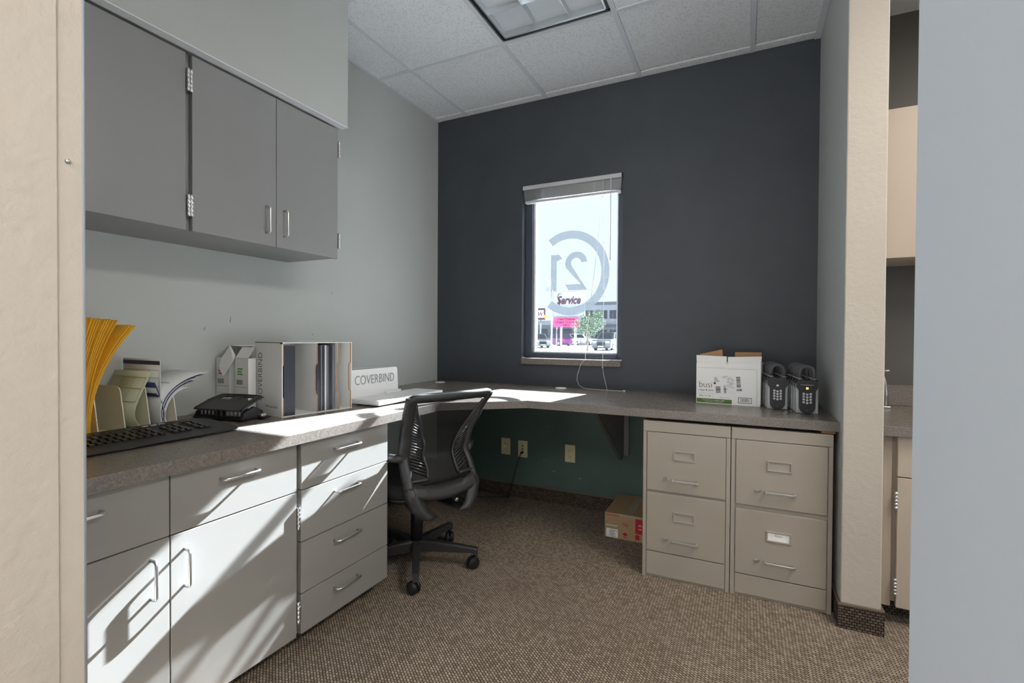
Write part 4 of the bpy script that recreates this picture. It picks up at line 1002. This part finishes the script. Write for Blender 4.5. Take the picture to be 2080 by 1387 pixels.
# ---------------------------------------------------------------- thermal binding machine
bm_ = thing('binding_machine', 'white thermal binding machine lettered COVERBIND with an upright back panel', 'binding machine', (0.46, -1.0, ZT)); lo = bm_.location
b = B(lo); b.box(0.362, 0.549, -1.262, -0.742, ZT+0.006, ZT+0.029, bev=0.003); b.build('base', M_whitep, bm_)
for (x, y) in ((0.40, -1.23), (0.52, -1.23), (0.40, -0.78), (0.52, -0.78)): B(lo).cyl((x, y, ZT), (x, y, ZT+0.007), 0.01, 10).build('foot', M_black, bm_)
pts = rr(-1.255, -0.905, ZT+0.029, ZT+0.162, 0.012)
b = B(lo); b.prism([(0.372-0.010*(z-ZT)/0.16, y, z) for y, z in pts], (-0.006, 0, 0)); b.build('back_panel', M_whitep, bm_)
pts = rr(-1.250, -0.94, ZT+0.029, ZT+0.171, 0.03)
b = B(lo); b.prism([(0.352, y, z) for y, z in pts], (-0.012, 0, 0)); b.build('rear_housing', M_silver, bm_)
B(lo).box(0.375, 0.392, -1.02, -0.905, ZT+0.029, ZT+0.043, bev=0.003, seg=1).build('paper_ledge', M_whitep, bm_)
text('lettering', 'COVERBIND', 0.066, M_inkg, bm_, (0.3668-lo.x+0.0006, -1.228-lo.y, ZT+0.088-lo.z), (0, 1, 0), (0, 0, 1), 0.0002, stretch=0.80, weight=-0.0011)

# ---------------------------------------------------------------- copy paper carton
pb = thing('paper_carton', 'open white copy paper carton with green band and barcode labels', 'box', (1.841, -0.376, ZT), math.atan2(-0.025, 0.288))
PW, PD, PH, th = 0.292, 0.25, 0.200, 0.004
b = B()
b.box(0, PW, 0, th, 0, PH); b.box(0, PW, PD-th, PD, 0, PH); b.box(0, th, th, PD-th, 0, PH); b.box(PW-th, PW, th, PD-th, 0, PH); b.box(th, PW-th, th, PD-th, 0, th)
bmesh.ops.recalc_face_normals(b.bm, faces=b.bm.faces[:])
b.build('body', M_white, pb)
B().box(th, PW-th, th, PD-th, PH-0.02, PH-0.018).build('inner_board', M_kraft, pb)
def flap(name, poly, inner=M_kraft):
    o = B().prism(poly, (0, 0.002, 0.0)).build(name, M_white, pb)
    B().prism([Vector(p)+Vector((0, 0.0021, 0)) for p in poly], (0, 0.0016, 0)).build('raw_side', inner, o)
flap('front_flap', [(0.001, 0.001, PH), (0.140, 0.001, PH), (0.142, -0.002, PH+0.037), (0.0, -0.003, PH+0.041)])
flap('front_flap', [(0.146, 0.001, PH), (PW-0.001, 0.001, PH), (PW+0.003, -0.003, PH+0.041), (0.147, -0.002, PH+0.035)])
b = B(); b.prism([(0.002, 0.06, PH), (0.118, 0.06, PH), (0.112, 0.062, PH+0.070), (0.006, 0.062, PH+0.044)], (0, 0.004, 0)); o = b.build('side_flap', M_kraft, pb)
b = B(); b.prism([(0.166, 0.10, PH), (PW-0.002, 0.10, PH), (PW-0.004, 0.102, PH+0.058), (0.168, 0.102, PH+0.056)], (0, 0.004, 0)); b.build('side_flap', M_kraft, pb)
B().box(0.118, 0.166, PD-0.004, PD, PH, PH+0.001).build('crease', M_kraft, pb)
yf = -0.0006
B().box(0.002, 0.166, yf, 0.0002, 0.003, 0.024).build('green_band', M_green, pb)
b = B(); b.box(0.006, 0.140, yf, 0.0002, 0.1785, 0.1793); b.box(0.1465, 0.276, yf, 0.0002, 0.1765, 0.1773); b.box(0.2755, 0.2763, yf, 0.0002, 0.004, 0.1773); b.box(0.012, 0.082, yf, 0.0002, 0.0505, 0.0512)
for x in (0.037, 0.058, 0.078): b.box(x, x+0.0006, yf, 0.0002, 0.028, 0.046)
b.build('printed_rules', M_inkg, pb)
text('lettering', 'busi', 0.044, M_ink, pb, (0.012, yf, 0.080), (1, 0, 0), (0, 0, 1), 0.0001, weight=-0.0006, stretch=0.92)
text('lettering', 'copy & prin', 0.0155, M_ink, pb, (0.012, yf, 0.062), (1, 0, 0), (0, 0, 1), 0.0001, stretch=0.95)
text('lettering', '5000   10   20', 0.0105, M_ink, pb, (0.013, yf, 0.034), (1, 0, 0), (0, 0, 1), 0.0001, stretch=0.95)
text('lettering', '8.5 in x 11 in', 0.0085, M_inkg, pb, (0.112, yf, 0.030), (1, 0, 0), (0, 0, 1), 0.0001)
small_print('small_print', pb, M_white, 0.034, 0.132, 0.0150, 0.004, yf-0.0004, 5)
small_print('small_print', pb, M_white, 0.040, 0.124, 0.0078, 0.004, yf-0.0004, 6)
# shipping label with bars and lines of print
lm = Matrix.Translation((0.086, -0.0011, 0.050)) @ Matrix.Rotation(R(-4), 4, 'Y')
B().box(0, 0.118, -0.0003, 0.0004, 0, 0.088, mat=lm).build('shipping_label', M_paper, pb)
def bars(b, x0, x1, z0, z1, vertical, mtx, seed):
    rnd = random.Random(seed); p = z0 if vertical else x0; e = z1 if vertical else x1
    while p < e:
        q = rnd.choice((0.0008, 0.0014, 0.0022)); q2 = min(p+q, e)
        if vertical: b.box(x0, x1, -0.0008, -0.0003, p, q2, mat=mtx)
        else: b.box(p, q2, -0.0008, -0.0003, z0, z1, mat=mtx)
        p = q2+rnd.choice((0.0008, 0.0012, 0.0018))
b = B(); bars(b, 0.008, 0.030, 0.004, 0.036, True, lm, 3); b.build('barcode', M_ink, pb)
b = B(); bars(b, 0.104, 0.122, 0.030, 0.082, True, lm, 5); b.build('barcode', M_ink, pb)
b = B(); bars(b, 0.104, 0.128, 0.012, 0.022, False, lm, 6); b.build('barcode', M_ink, pb)
b = B(); bars(b, 0.204, 0.244, 0.018, 0.034, False, Matrix.Identity(4), 8); b.build('barcode', M_inkg, pb)
b = B()
for q in ((0.194, 0.254, 0.036, 0.039), (0.194, 0.254, 0.011, 0.014), (0.194, 0.197, 0.014, 0.036), (0.251, 0.254, 0.014, 0.036)): b.box(q[0], q[1], yf-0.0003, 0.0, q[2], q[3])
b.build('barcode_border', M_inkg, pb)
b = B(); rnd = random.Random(4)
for k in range(26):
    x = rnd.uniform(0.036, 0.085); z = 0.02+k*0.0026
    if 0.045 < z < 0.072 and x < 0.06: x = 0.062
    b.box(x, x+rnd.uniform(0.006, 0.03)*(1 if x < 0.075 else 0.5), -0.0008, -0.0003, z, z+0.0009, mat=lm)
for k in range(8): b.box(0.002+0.004*(k % 2), 0.028-0.002*k, -0.0008, -0.0003, 0.060+k*0.003, 0.0609+k*0.003, mat=lm)
b.box(0.0, 0.010, -0.0008, -0.0003, 0.048, 0.057, mat=lm); bars(b, 0.045, 0.056, 0.004, 0.034, True, lm, 12)
b.build('label_print', M_ink, pb)

# ---------------------------------------------------------------- key lock boxes in two rows
def lockbox(label, led):
    t = thing('lock_box', label, 'lock box', (0, 0, 0), group='keypad lock boxes on the worktop')
    W, Dp, Hb = 0.043, 0.044, 0.132
    b = B(); b.box(-W, W, 0.006, Dp, 0.0, Hb, bev=0.005); b.build('metal_body', M_silver, t)
    # black face: shield outline with a rounded foot
    o = [(-0.031, 0.028)]+[(0.031*math.cos(R(a)), 0.030+0.029*math.sin(R(a))) for a in range(200, 345, 12)]+[(0.031, 0.028), (0.032, 0.100), (0.041, 0.116), (0.041, 0.136), (0.033, 0.150), (0.012, 0.150), (0.010, 0.146), (-0.010, 0.146), (-0.012, 0.150), (-0.033, 0.150), (-0.041, 0.136), (-0.041, 0.116), (-0.032, 0.100)]
    b = B(); b.prism([(x, -0.004, z) for x, z in o], (0, 0.0115, 0)); f = b.build('face_plate', M_black, t)
    b = B(); b.box(-0.041, 0.041, 0.0075, Dp+0.001, 0.118, 0.151, bev=0.006); b.build('shoulder', M_blackg, t)
    b = B(); b.tube([(-0.0265, 0.022, 0.148), (-0.0265, 0.022, 0.178)]+[(0.0265*math.cos(R(a)), 0.022, 0.180+0.0255*math.sin(R(a))) for a in range(180, -1, -20)]+[(0.0265, 0.022, 0.178), (0.0265, 0.022, 0.148)], 0.0078, 10); b.build('shackle', M_rubber, t)
    for x in (-0.0265, 0.0265): B().lathe((x, 0.022, 0.149), [(0.0105, 0.0), (0.0105, 0.003), (0.008, 0.005)], 14).build('shackle_collar', M_silver, t)
    for c in range(3):
        for r_ in range(4):
            k = B(); k.lathe(((c-1)*0.0130, -0.0040, 0.088-r_*0.0122-(0.003 if c == 1 else 0)), [(0.0047, 0.0), (0.0047, -0.0012), (0.0040, -0.0018)], 12, 'Y')
            kk = k.build('keypad_button', M_whitep, f)
            B().lathe(((c-1)*0.0130, -0.0058, 0.088-r_*0.0122-(0.003 if c == 1 else 0)), [(0.0018, 0.0002), (0.0018, -0.0003)], 8, 'Y').build('button_mark', M_ink, f)
    B().box(-0.0045, 0.0045, -0.0048, -0.0038, 0.1075, 0.1165, bev=0.0003, seg=1).build('indicator', M_led if led else M_whitep, f)
    B().box(-0.024, 0.024, -0.0052, -0.0035, 0.126, 0.128).build('highlight_ridge', M_silver if led else M_black, f)  # raised ridge across the face plate
    B().lathe((0, -0.004, 0.016), [(0.0022, 0), (0.0022, -0.001)], 8, 'Y').build('reset_hole', M_inkg, f)
    return t
LN = ['nearest lock box of the row beside the white carton', 'second lock box of the row beside the white carton', 'third lock box of the row beside the white carton', 'fourth lock box of the row beside the white carton', 'rearmost lock box of the row beside the white carton']
l0 = lockbox(LN[0], False); l0.location = (2.199, -0.462, ZT)
for k in range(1, 5): dup(l0, (2.199-0.0055*k, -0.462+0.060*k, ZT), 0.02*(k % 2), LN[k])
RN = ['nearest lock box with an orange lit square, by the right wall', 'second lock box of the row along the right wall', 'third lock box of the row along the right wall', 'fourth lock box of the row along the right wall', 'rearmost lock box of the row along the right wall']
r0 = lockbox(RN[0], True); r0.location = (2.308, -0.545, ZT)
for k in range(1, 5): dup(r0, (2.308-0.0055*k, -0.545+0.062*k, ZT), -0.02*(k % 2), RN[k])

# ---------------------------------------------------------------- brown carton on the floor
bx_ = thing('brown_carton', 'low brown shipping carton with red print on the carpet beside the filing cabinet', 'box', (1.373, -0.374, 0.0)); 
b = B(); b.box(0, 0.258, 0, 0.345, 0, 0.137, bev=0.002, seg=1); b.build('body', M_kraftd, bx_)
B().box(0.070, 0.190, -0.0006, 0.002, 0.125, 0.1376).build('tape_end', M_tape, bx_)
B().box(0.108, 0.150, -0.0004, 0.345, 0.1368, 0.1374).build('tape_strip', M_tape, bx_)
B().box(0.168, 0.258, -0.0008, 0.0002, 0.045, 0.125).build('red_panel', M_red, bx_)
small_print('small_print', bx_, M_white, 0.184, 0.225, 0.086, 0.012, -0.0012, 8)
small_print('small_print', bx_, M_white, 0.184, 0.240, 0.068, 0.010, -0.0012, 9)
b = B(); 
for k in range(12): b.box(0.008+k*0.0062, 0.012+k*0.0062, -0.0007, 0.0002, 0.122, 0.126+0.002*(k % 3))
b.build('red_print_line', M_red, bx_)
b = B()
for (cx, cz, rw, rh) in ((0.112, 0.088, 0.016, 0.006), (0.120, 0.080, 0.014, 0.005)):
    o = [(cx+rw*math.cos(R(a)), cz+rh*math.sin(R(a))) for a in range(0, 360, 20)]; q = [(cx+(rw-0.002)*math.cos(R(a)), cz+(rh-0.002)*math.sin(R(a))) for a in range(0, 360, 20)]
    for i in range(18): b.prism([(x, -0.0007, z) for x, z in (o[i], o[(i+1) % 18], q[(i+1) % 18], q[i])], (0, 0.0008, 0))
b.prism([(x, -0.0007, z) for x, z in ((0.098, 0.030), (0.113, 0.020), (0.128, 0.030), (0.113, 0.042))], (0, 0.0008, 0))
b.prism([(x, -0.0007, z) for x, z in ((0.098, 0.018), (0.113, 0.010), (0.128, 0.018), (0.113, 0.015))], (0, 0.0008, 0))
b.prism([(x, -0.0007, z) for x, z in ((0.168, 0.012), (0.190, 0.012), (0.190, 0.030), (0.196, 0.030), (0.178, 0.042), (0.164, 0.030), (0.168, 0.030))], (0, 0.0008, 0))
b.build('red_symbols', M_red, bx_)
B().box(0.010, 0.074, -0.0008, 0.0002, 0.004, 0.050).build('paper_label', M_white, bx_)
b = B(); rnd = random.Random(2)
for k in range(9): b.box(0.014+rnd.uniform(0, 0.02), 0.050+rnd.uniform(0, 0.018), -0.0012, -0.0006, 0.008+k*0.0046, 0.0095+k*0.0046)
b.build('label_print', M_ink, bx_)
B().box(0.010, 0.072, -0.0008, 0.0002, 0.067, 0.070).build('tape_line', M_white, bx_)
# ================================================================== KITCHENETTE beyond the partition
kt = thing('kitchenette_worktop', 'taupe laminate kitchenette worktop with backsplash, beyond the cream wall end', 'worktop', (3.2, -0.36, ZT-TK)); lo = kt.location
B(lo).box(2.529, 4.29, -0.7286, -0.001, ZT-TK, ZT, bev=0.0018).build('top', M_lam, kt)
B(lo).box(2.529, 4.29, -0.022, -0.001, ZT, ZT+0.100, bev=0.002, seg=1).build('backsplash', M_lam, kt)
kc_ = thing('kitchenette_cabinet', 'beige base cabinet under the kitchenette worktop, beyond the cream wall end', 'cabinet', (3.4, -0.35, 0.0)); lo = kc_.location
B(lo).box(2.532, 4.28, -0.668, -0.03, 0.085, ZT-TK-0.001).build('body', M_cabk, kc_)
B(lo).box(2.545, 4.28, -0.60, -0.05, 0.0, 0.085).build('toe_kick', M_base_xz, kc_)
B(lo).box(2.532, 2.580, -0.678, -0.668, 0.067, ZT-TK-0.001, bev=0.001, seg=1).build('filler_strip', M_cabk, kc_)
for k in range(4):
    x0 = 2.592+k*0.42; x1 = x0+0.416
    B(lo).box(x0, x1, -0.700, -0.680, 0.5775, ZT-TK-0.004, bev=0.0012, seg=1).build('drawer', M_cabk, kc_)
    d = B(lo).box(x0, x1, -0.700, -0.680, 0.075, 0.5735, bev=0.0012, seg=1).build('door', M_cabk, kc_)
    if k % 2 == 0:
        for z0, z1 in ((0.452, 0.520), (0.122, 0.188)):
            b = B(lo); n = 5; h = (z1-z0)/n
            for q in range(n): b.cyl((x0-0.004, -0.704, z0+h*q+0.0004), (x0-0.004, -0.704, z0+h*(q+1)-0.0004), 0.0055, 10)
            b.box(x0-0.007, x0-0.001, -0.704, -0.690, z0, z1); b.build('hinge', M_chrome, d)
    hx = x1-0.04 if k % 2 == 0 else x0+0.04
    bar_handle('handle', d, lo, (hx, -0.700, 0.42), (hx, -0.700, 0.52), (0, -1, 0))
ku = thing('kitchenette_wall_cabinet', 'beige wall cabinet above the kitchenette worktop, beyond the cream wall end', 'cabinet', (3.3, -0.16, 1.48)); lo = ku.location
B(lo).box(2.532, 4.2, -0.312, -0.001, 1.4624, 2.12).build('body', M_cabk, ku)
for k in range(4): B(lo).box(2.534+k*0.416, 2.946+k*0.416, -0.333, -0.313, 1.4600, 2.118, bev=0.0012, seg=1).build('door', M_cabk, ku)
fa = thing('faucet', 'dark chrome faucet standing on the kitchenette worktop against the backsplash', 'faucet', (2.668, -0.155, ZT)); 
b = B(); b.box(-0.03, 0.014, -0.03, 0.03, 0.0, 0.012, bev=0.003); b.build('base_plate', M_steel, fa)
b = B(); b.tube([(0, 0, 0.01), (-0.002, 0, 0.07), (-0.008, -0.004, 0.13), (-0.022, -0.012, 0.172)], [0.011, 0.010, 0.008, 0.006], 14); b.build('lever', M_steel, fa)
b = B(); b.tube([(-0.022, -0.012, 0.172), (-0.012, -0.02, 0.178), (0.006, -0.03, 0.180)], [0.004, 0.005, 0.003], 8); b.build('lever_tip', M_chrome, fa)
b = B(); b.tube([(-0.022, 0, 0.01), (-0.024, 0, 0.09), (-0.03, -0.05, 0.12), (-0.034, -0.12, 0.115)], 0.010, 12); b.build('spout', M_steel, fa)

# ================================================================== OUTSIDE THE WINDOW
M_ground = plain('sunlit_concrete', hexc(196, 196, 194), 0.85, var=0.05, vscale=0.6)
M_pole = plain('pole_grey', hexc(150, 152, 156), 0.5, var=0.05)
M_signw = plain('sign_white', hexc(160, 168, 182), 0.4, var=0.02)
M_signp = plain('sign_magenta', hexc(225, 62, 125), 0.5, var=0.03)
M_maroon = plain('sign_maroon', hexc(66, 10, 42), 0.5, var=0.05)
M_yel = plain('sign_yellow', hexc(240, 190, 40), 0.5, var=0.05)
M_leaf = plain('tree_leaf', hexc(84, 108, 82), 0.6, var=0.35, vscale=3)
M_bark = plain('tree_bark', hexc(112, 104, 98), 0.8, var=0.2, vscale=8)
M_bldw = plain('building_render', hexc(128, 134, 146), 0.7, var=0.05, vscale=0.5)
M_bldg = plain('building_dark', hexc(86, 100, 108), 0.6, var=0.1, vscale=0.5)
M_roof = plain('building_trim', hexc(70, 76, 88), 0.6, var=0.05)
M_pane = plain('dark_glass', hexc(40, 50, 62), 0.12, var=0.1)
M_tire = plain('tyre', hexc(40, 42, 46), 0.8, var=0.1)
GZ = -0.25
struct('ground_outside', B().box(-70, 70, -60, 160, GZ-0.2, GZ), M_ground)

def car(label, loc, rz, paint, L_=4.4, W_=1.8, Hc=1.45, suv=False, name='parked_car'):
    t = thing(name, label, 'car', loc, rz)
    hb = 0.62*Hc; g = 0.20; x0, x1 = -L_/2, L_/2
    # side outline: front is +x
    low = [(x0, g+0.12), (x0+0.10, g), (x1-0.10, g), (x1, g+0.15), (x1-0.03, hb*0.80), (x1-0.25, hb*0.93), (x1-1.15, hb*1.02), (x0+0.15, hb*1.05), (x0+0.02, hb*0.85)]
    b = B(); b.prism([(x, -W_/2, z) for x, z in low], (0, W_, 0))
    ed = [e for e in b.bm.edges]; bmesh.ops.bevel(b.bm, geom=ed, offset=0.05, segments=2, affect='EDGES'); b.build('body', paint, t)
    rb = x0+(0.25 if suv else 0.75); rf = x1-(1.75 if suv else 1.9)
    cab = [(x0+(0.08 if suv else 0.25), hb*1.03), (x1-1.10, hb*1.0), (rf, Hc), (rb+0.2, Hc)]
    b = B(); wi = W_/2-0.06; wt_ = W_/2-0.22
    bot = [cab[0], cab[1]]; top = [cab[2], cab[3]]
    V = [(cab[0][0], -wi, cab[0][1]), (cab[1][0], -wi, cab[1][1]), (cab[1][0], wi, cab[1][1]), (cab[0][0], wi, cab[0][1]), (cab[3][0], -wt_, cab[3][1]), (cab[2][0], -wt_, cab[2][1]), (cab[2][0], wt_, cab[2][1]), (cab[3][0], wt_, cab[3][1])]
    for q in ((0, 1, 5, 4), (1, 2, 6, 5), (2, 3, 7, 6), (3, 0, 4, 7), (4, 5, 6, 7)): b.face([V[i] for i in q])
    bmesh.ops.remove_doubles(b.bm, verts=b.bm.verts[:], dist=1e-4); b.build('cabin', paint, t)
    def pane(nm, q, k=0.82, out=0.012):
        P = [Vector(V[i]) for i in q]; c = sum(P, Vector())/4; n_ = (P[1]-P[0]).cross(P[3]-P[0]).normalized()
        if n_.dot(c-Vector((0, 0, 0.9))) < 0: n_ = -n_
        B().prism([c+(p-c)*k+n_*out for p in P], -n_*0.03).build(nm, M_pane, t)
    pane('side_window', (0, 1, 5, 4)); pane('windscreen', (1, 2, 6, 5), 0.88); pane('side_window', (2, 3, 7, 6)); pane('rear_window', (3, 0, 4, 7), 0.8)
    rw = 0.34 if suv else 0.31
    for x in (x0+0.80, x1-0.85):
        for s in (-1, 1):
            w = B(); w.lathe((x, s*(W_/2-0.10), rw), [(rw, -0.11), (rw, 0.11)], 20, 'Y'); wo = w.build('wheel', M_tire, t)
            B().lathe((x, s*(W_/2+0.012), rw), [(rw*0.62, -0.01), (rw*0.62, 0.01)], 14, 'Y').build('wheel_rim', M_silver, wo)
    for s in (-1, 1):
        B().box(x1-0.10, x1+0.012, s*(W_/2-0.30)-0.2, s*(W_/2-0.30)+0.2, hb*0.66, hb*0.82, bev=0.02, seg=1).build('headlight', M_whitep, t)
        B().box(x0-0.012, x0+0.1, s*(W_/2-0.24)-0.15, s*(W_/2-0.24)+0.15, hb*0.62, hb*0.95, bev=0.02, seg=1).build('tail_light', M_red, t)
    b = B(); b.box(x1-0.05, x1+0.01, -0.42, 0.42, hb*0.42, hb*0.72); b.build('grille', M_tire, t)
    B().box(x1, x1+0.025, -0.26, 0.26, hb*0.30, hb*0.40).build('number_plate', M_whitep, t)
    return t
P_silver = plain('car_silver', hexc(170, 176, 188), 0.25, metal=0.4, var=0.02)
P_purple = plain('car_purple', hexc(96, 48, 108), 0.25, metal=0.2, var=0.03)
P_white = plain('car_white', hexc(225, 228, 232), 0.25, var=0.01)
P_grey = plain('car_grey', hexc(120, 126, 138), 0.25, metal=0.4, var=0.02)
car('grey sport utility car parked nose-on to the right of the tree', (-10.05, 44.2, GZ), math.atan2(-0.93, -0.10), P_grey, 4.6, 1.9, 1.75, True)
car('purple hatchback parked left of the white cars', (-21.3, 60.2, GZ), math.atan2(0.55, -0.83), P_purple, 4.1, 1.8, 1.65, True)
car('white sedan parked right beside the purple car', (-22.6, 66.5, GZ), math.atan2(-0.45, 0.89), P_white, 4.6, 1.8, 1.5)
car('white car parked farther back behind the tree', (-20.3, 68.0, GZ), math.atan2(-0.25, 0.97), P_white, 4.7, 1.85, 1.65, True)
car('silver car cut off by the left window edge', (-19.75, 49.2, GZ), math.atan2(-0.8, 0.6), P_silver, 4.4, 1.8, 1.6, True)

# tree with a forked trunk
tr = thing('parking_tree', 'small leafy tree growing between the parked cars', 'tree', (-10.85, 39.5, GZ))
b = B(); b.tube([(0, 0, 0), (0.03, 0, 0.7), (0.0, 0, 1.2)], [0.10, 0.08, 0.07], 8)
for (x, y, z) in ((-0.5, 0.2, 2.4), (0.5, -0.2, 2.6), (0.15, 0.4, 3.0), (-0.15, -0.4, 2.8), (0.8, 0.3, 2.2)): b.tube([(0, 0, 1.05), (x*0.4, y*0.4, 1.05+(z-1.05)*0.5), (x, y, z)], [0.06, 0.04, 0.015], 6)
b.build('trunk', M_bark, tr)
b = B(); rnd = random.Random(11)
for k in range(2600):
    cl = rnd.choice(((-0.75, 0, 2.2, 0.75), (0.15, 0.1, 2.75, 1.0), (0.85, 0.1, 2.55, 0.8), (0.3, -0.2, 1.95, 0.8), (-0.35, 0.2, 2.5, 0.8), (0.95, 0, 3.2, 0.55)))
    while True:
        p = Vector((rnd.uniform(-1, 1), rnd.uniform(-1, 1), rnd.uniform(-1, 1)))
        if p.length < 1: break
    c = Vector(cl[:3])+p*cl[3]; u = Vector((rnd.uniform(-1, 1), rnd.uniform(-1, 1), rnd.uniform(-1, 1))).normalized(); v = u.cross(Vector((rnd.uniform(-1, 1), rnd.uniform(-1, 1), rnd.uniform(-1, 1)))).normalized()
    s = 0.075; b.face([c-u*s, c+v*s*0.5, c+u*s, c-v*s*0.5])
b.build('foliage', M_leaf, tr, kind='stuff')

# tall shop sign
SY = 55.0
sg = thing('shop_sign', 'tall white pole sign with purple Service lettering', 'sign', (-18.1, SY+0.2, GZ)); lo = sg.location
B(lo).box(-20.19, -16.05, SY, SY+0.4, 3.52, 6.66, bev=0.03, seg=1).build('panel', M_signw, sg)
b = B(lo)
for q in ((-20.24, -16.0, 6.62, 6.72), (-20.24, -16.0, 3.46, 3.56), (-20.24, -20.14, 3.56, 6.62), (-16.1, -16.0, 3.56, 6.62)): b.box(q[0], q[1], SY-0.06, SY+0.42, q[2], q[3])
b.build('panel_frame', M_pole, sg)
for x in (-19.1, -17.25): B(lo).cyl((x, SY+0.2, GZ), (x, SY+0.2, 3.52), 0.13, 10).build('post', M_pole, sg)
text('lettering', 'Service', 1.42, M_maroon, sg, (-19.62-lo.x, SY-0.03-lo.y, 5.15-lo.z), (1, 0, 0), (0, 0, 1), 0.01, shear=0.35, weight=0.045, stretch=0.74)
b = B(lo); b.tube([(-18.98, SY-0.04, 6.42), (-19.36, SY-0.04, 6.45), (-19.52, SY-0.04, 6.0), (-19.30, SY-0.04, 5.4), (-19.22, SY-0.04, 4.72)], [0.05, 0.12, 0.15, 0.15, 0.12], 8, flat=0.2); b.build('swash_initial', M_maroon, sg)
B(lo).box(-18.6, -16.6, SY-0.02, SY, 6.34, 6.38).build('rule', M_pole, sg)
text('lettering', 'FOOD MARKET', 0.40, M_pole, sg, (-18.95-lo.x, SY-0.03-lo.y, 4.72-lo.z), (1, 0, 0), (0, 0, 1), 0.01, stretch=0.86)
pk = thing('message_board', 'bright pink message board with black letters below the Service sign', 'sign', (-18.25, SY-0.2, GZ)); lo = pk.location
B(lo).box(-19.97, -16.55, SY-0.35, SY-0.15, 2.24, 3.44, bev=0.02, seg=1).build('panel', M_signp, pk)
for x in (-19.55, -16.95): B(lo).cyl((x, SY-0.25, GZ), (x, SY-0.25, 2.24), 0.07, 8).build('post', M_pole, pk)
for s_, z in (('Coke Products', 3.09), ('12 pack 12 oz cans', 2.72), ('2/$12', 2.34)): text('lettering', s_, 0.40, M_tire, pk, (-18.25-lo.x, SY-0.37-lo.y, z-lo.z), (1, 0, 0), (0, 0, 1), 0.01, align='CENTER', stretch=0.95, weight=0.006)
ws = thing('small_shop_sign', 'small white sign with a purple script W at the left window edge', 'sign', (-21.55, SY-0.9, GZ)); lo = ws.location
B(lo).box(-22.25, -20.85, SY-1.0, SY-0.8, 3.14, 4.62, bev=0.02, seg=1).build('panel', M_maroon, ws)
B(lo).box(-22.08, -21.02, SY-1.03, SY-0.99, 3.42, 4.36).build('face', M_whitep, ws)
text('lettering', 'w', 1.15, M_maroon, ws, (-21.55-lo.x, SY-1.05-lo.y, 3.62-lo.z), (1, 0, 0), (0, 0, 1), 0.01, align='CENTER', shear=0.3)
B(lo).cyl((-21.5, SY-0.9, GZ), (-21.5, SY-0.9, 3.14), 0.10, 8).build('post', M_pole, ws)
B(lo).lathe((-20.75, SY-1.05, 3.55), [(0.24, -0.02), (0.24, 0.02)], 14, 'Y').build('yellow_disc', M_yel, ws)
# street lamp with a curved arm, and a utility pole
sp = thing('street_lamp', 'white street lamp pole with a curved arm left of the Service sign', 'street lamp', (-20.4, SY+1.5, GZ)); lo = sp.location
b = B(lo); b.cyl((-20.9, SY+1.5, GZ), (-20.9, SY+1.5, 7.2), 0.11, 10); b.build('pole', M_signw, sp)
b = B(lo); b.tube([(-20.9, SY+1.5, 7.1), (-20.98, SY+1.5, 7.7), (-21.35, SY+1.5, 8.3), (-22.0, SY+1.5, 8.65), (-23.2, SY+1.5, 8.75)], 0.06, 8); b.build('arm', M_pole, sp)
B(lo).box(-23.9, -23.1, SY+1.35, SY+1.65, 8.68, 8.82, bev=0.04).build('lamp_head', M_pole, sp)
pl = thing('utility_line', 'wooden utility poles carrying two overhead cables behind the signs', 'utility line', (-20, 62, GZ))
for x in (-45.0, 5.0):
    p_ = B(pl.location).cyl((x, 62, GZ), (x, 62, 9.8), 0.14, 8).build('pole', M_bark, pl)
for z in (9.4, 7.9): B(pl.location).tube([(-45+50*i/12, 62, z-0.5*(1-((i-6)/6)**2)) for i in range(13)], 0.035, 5).build('cable', M_pole, pl)
# buildings behind the car park
b1 = thing('store_building', 'long low shop building with dark shopfront behind the parked cars', 'building', (-31, 84, GZ)); lo = b1.location
B(lo).box(-46, -24.4, 80, 90, GZ, 3.1).build('wall', M_bldg, b1)
B(lo).box(-46.2, -24.2, 79.6, 90, 3.1, 3.9).build('fascia', M_bldw, b1)
for k in range(8): B(lo).box(-44+k*2.3, -42.3+k*2.3, 79.9, 80.05, GZ+0.3, 2.4).build('shop_window', M_pane, b1)
b2 = thing('office_building', 'pale two-storey building with long window bands on the right', 'building', (-16, 82, GZ)); lo = b2.location
B(lo).box(-23.5, -6, 76, 92, GZ, 6.3).build('wall', M_bldw, b2)
B(lo).box(-23.7, -5.8, 75.7, 92, 6.3, 6.8).build('parapet', M_roof, b2)
B(lo).box(-23.6, -5.9, 75.2, 76, 2.6, 3.0).build('canopy', M_roof, b2)
for fl, (z0, z1) in enumerate(((0.2, 2.2), (4.0, 5.4))):
    for k in range(7): B(lo).box(-23+k*2.4, -21.0+k*2.4, 75.92, 76.05, z0, z1).build('window', M_pane, b2)
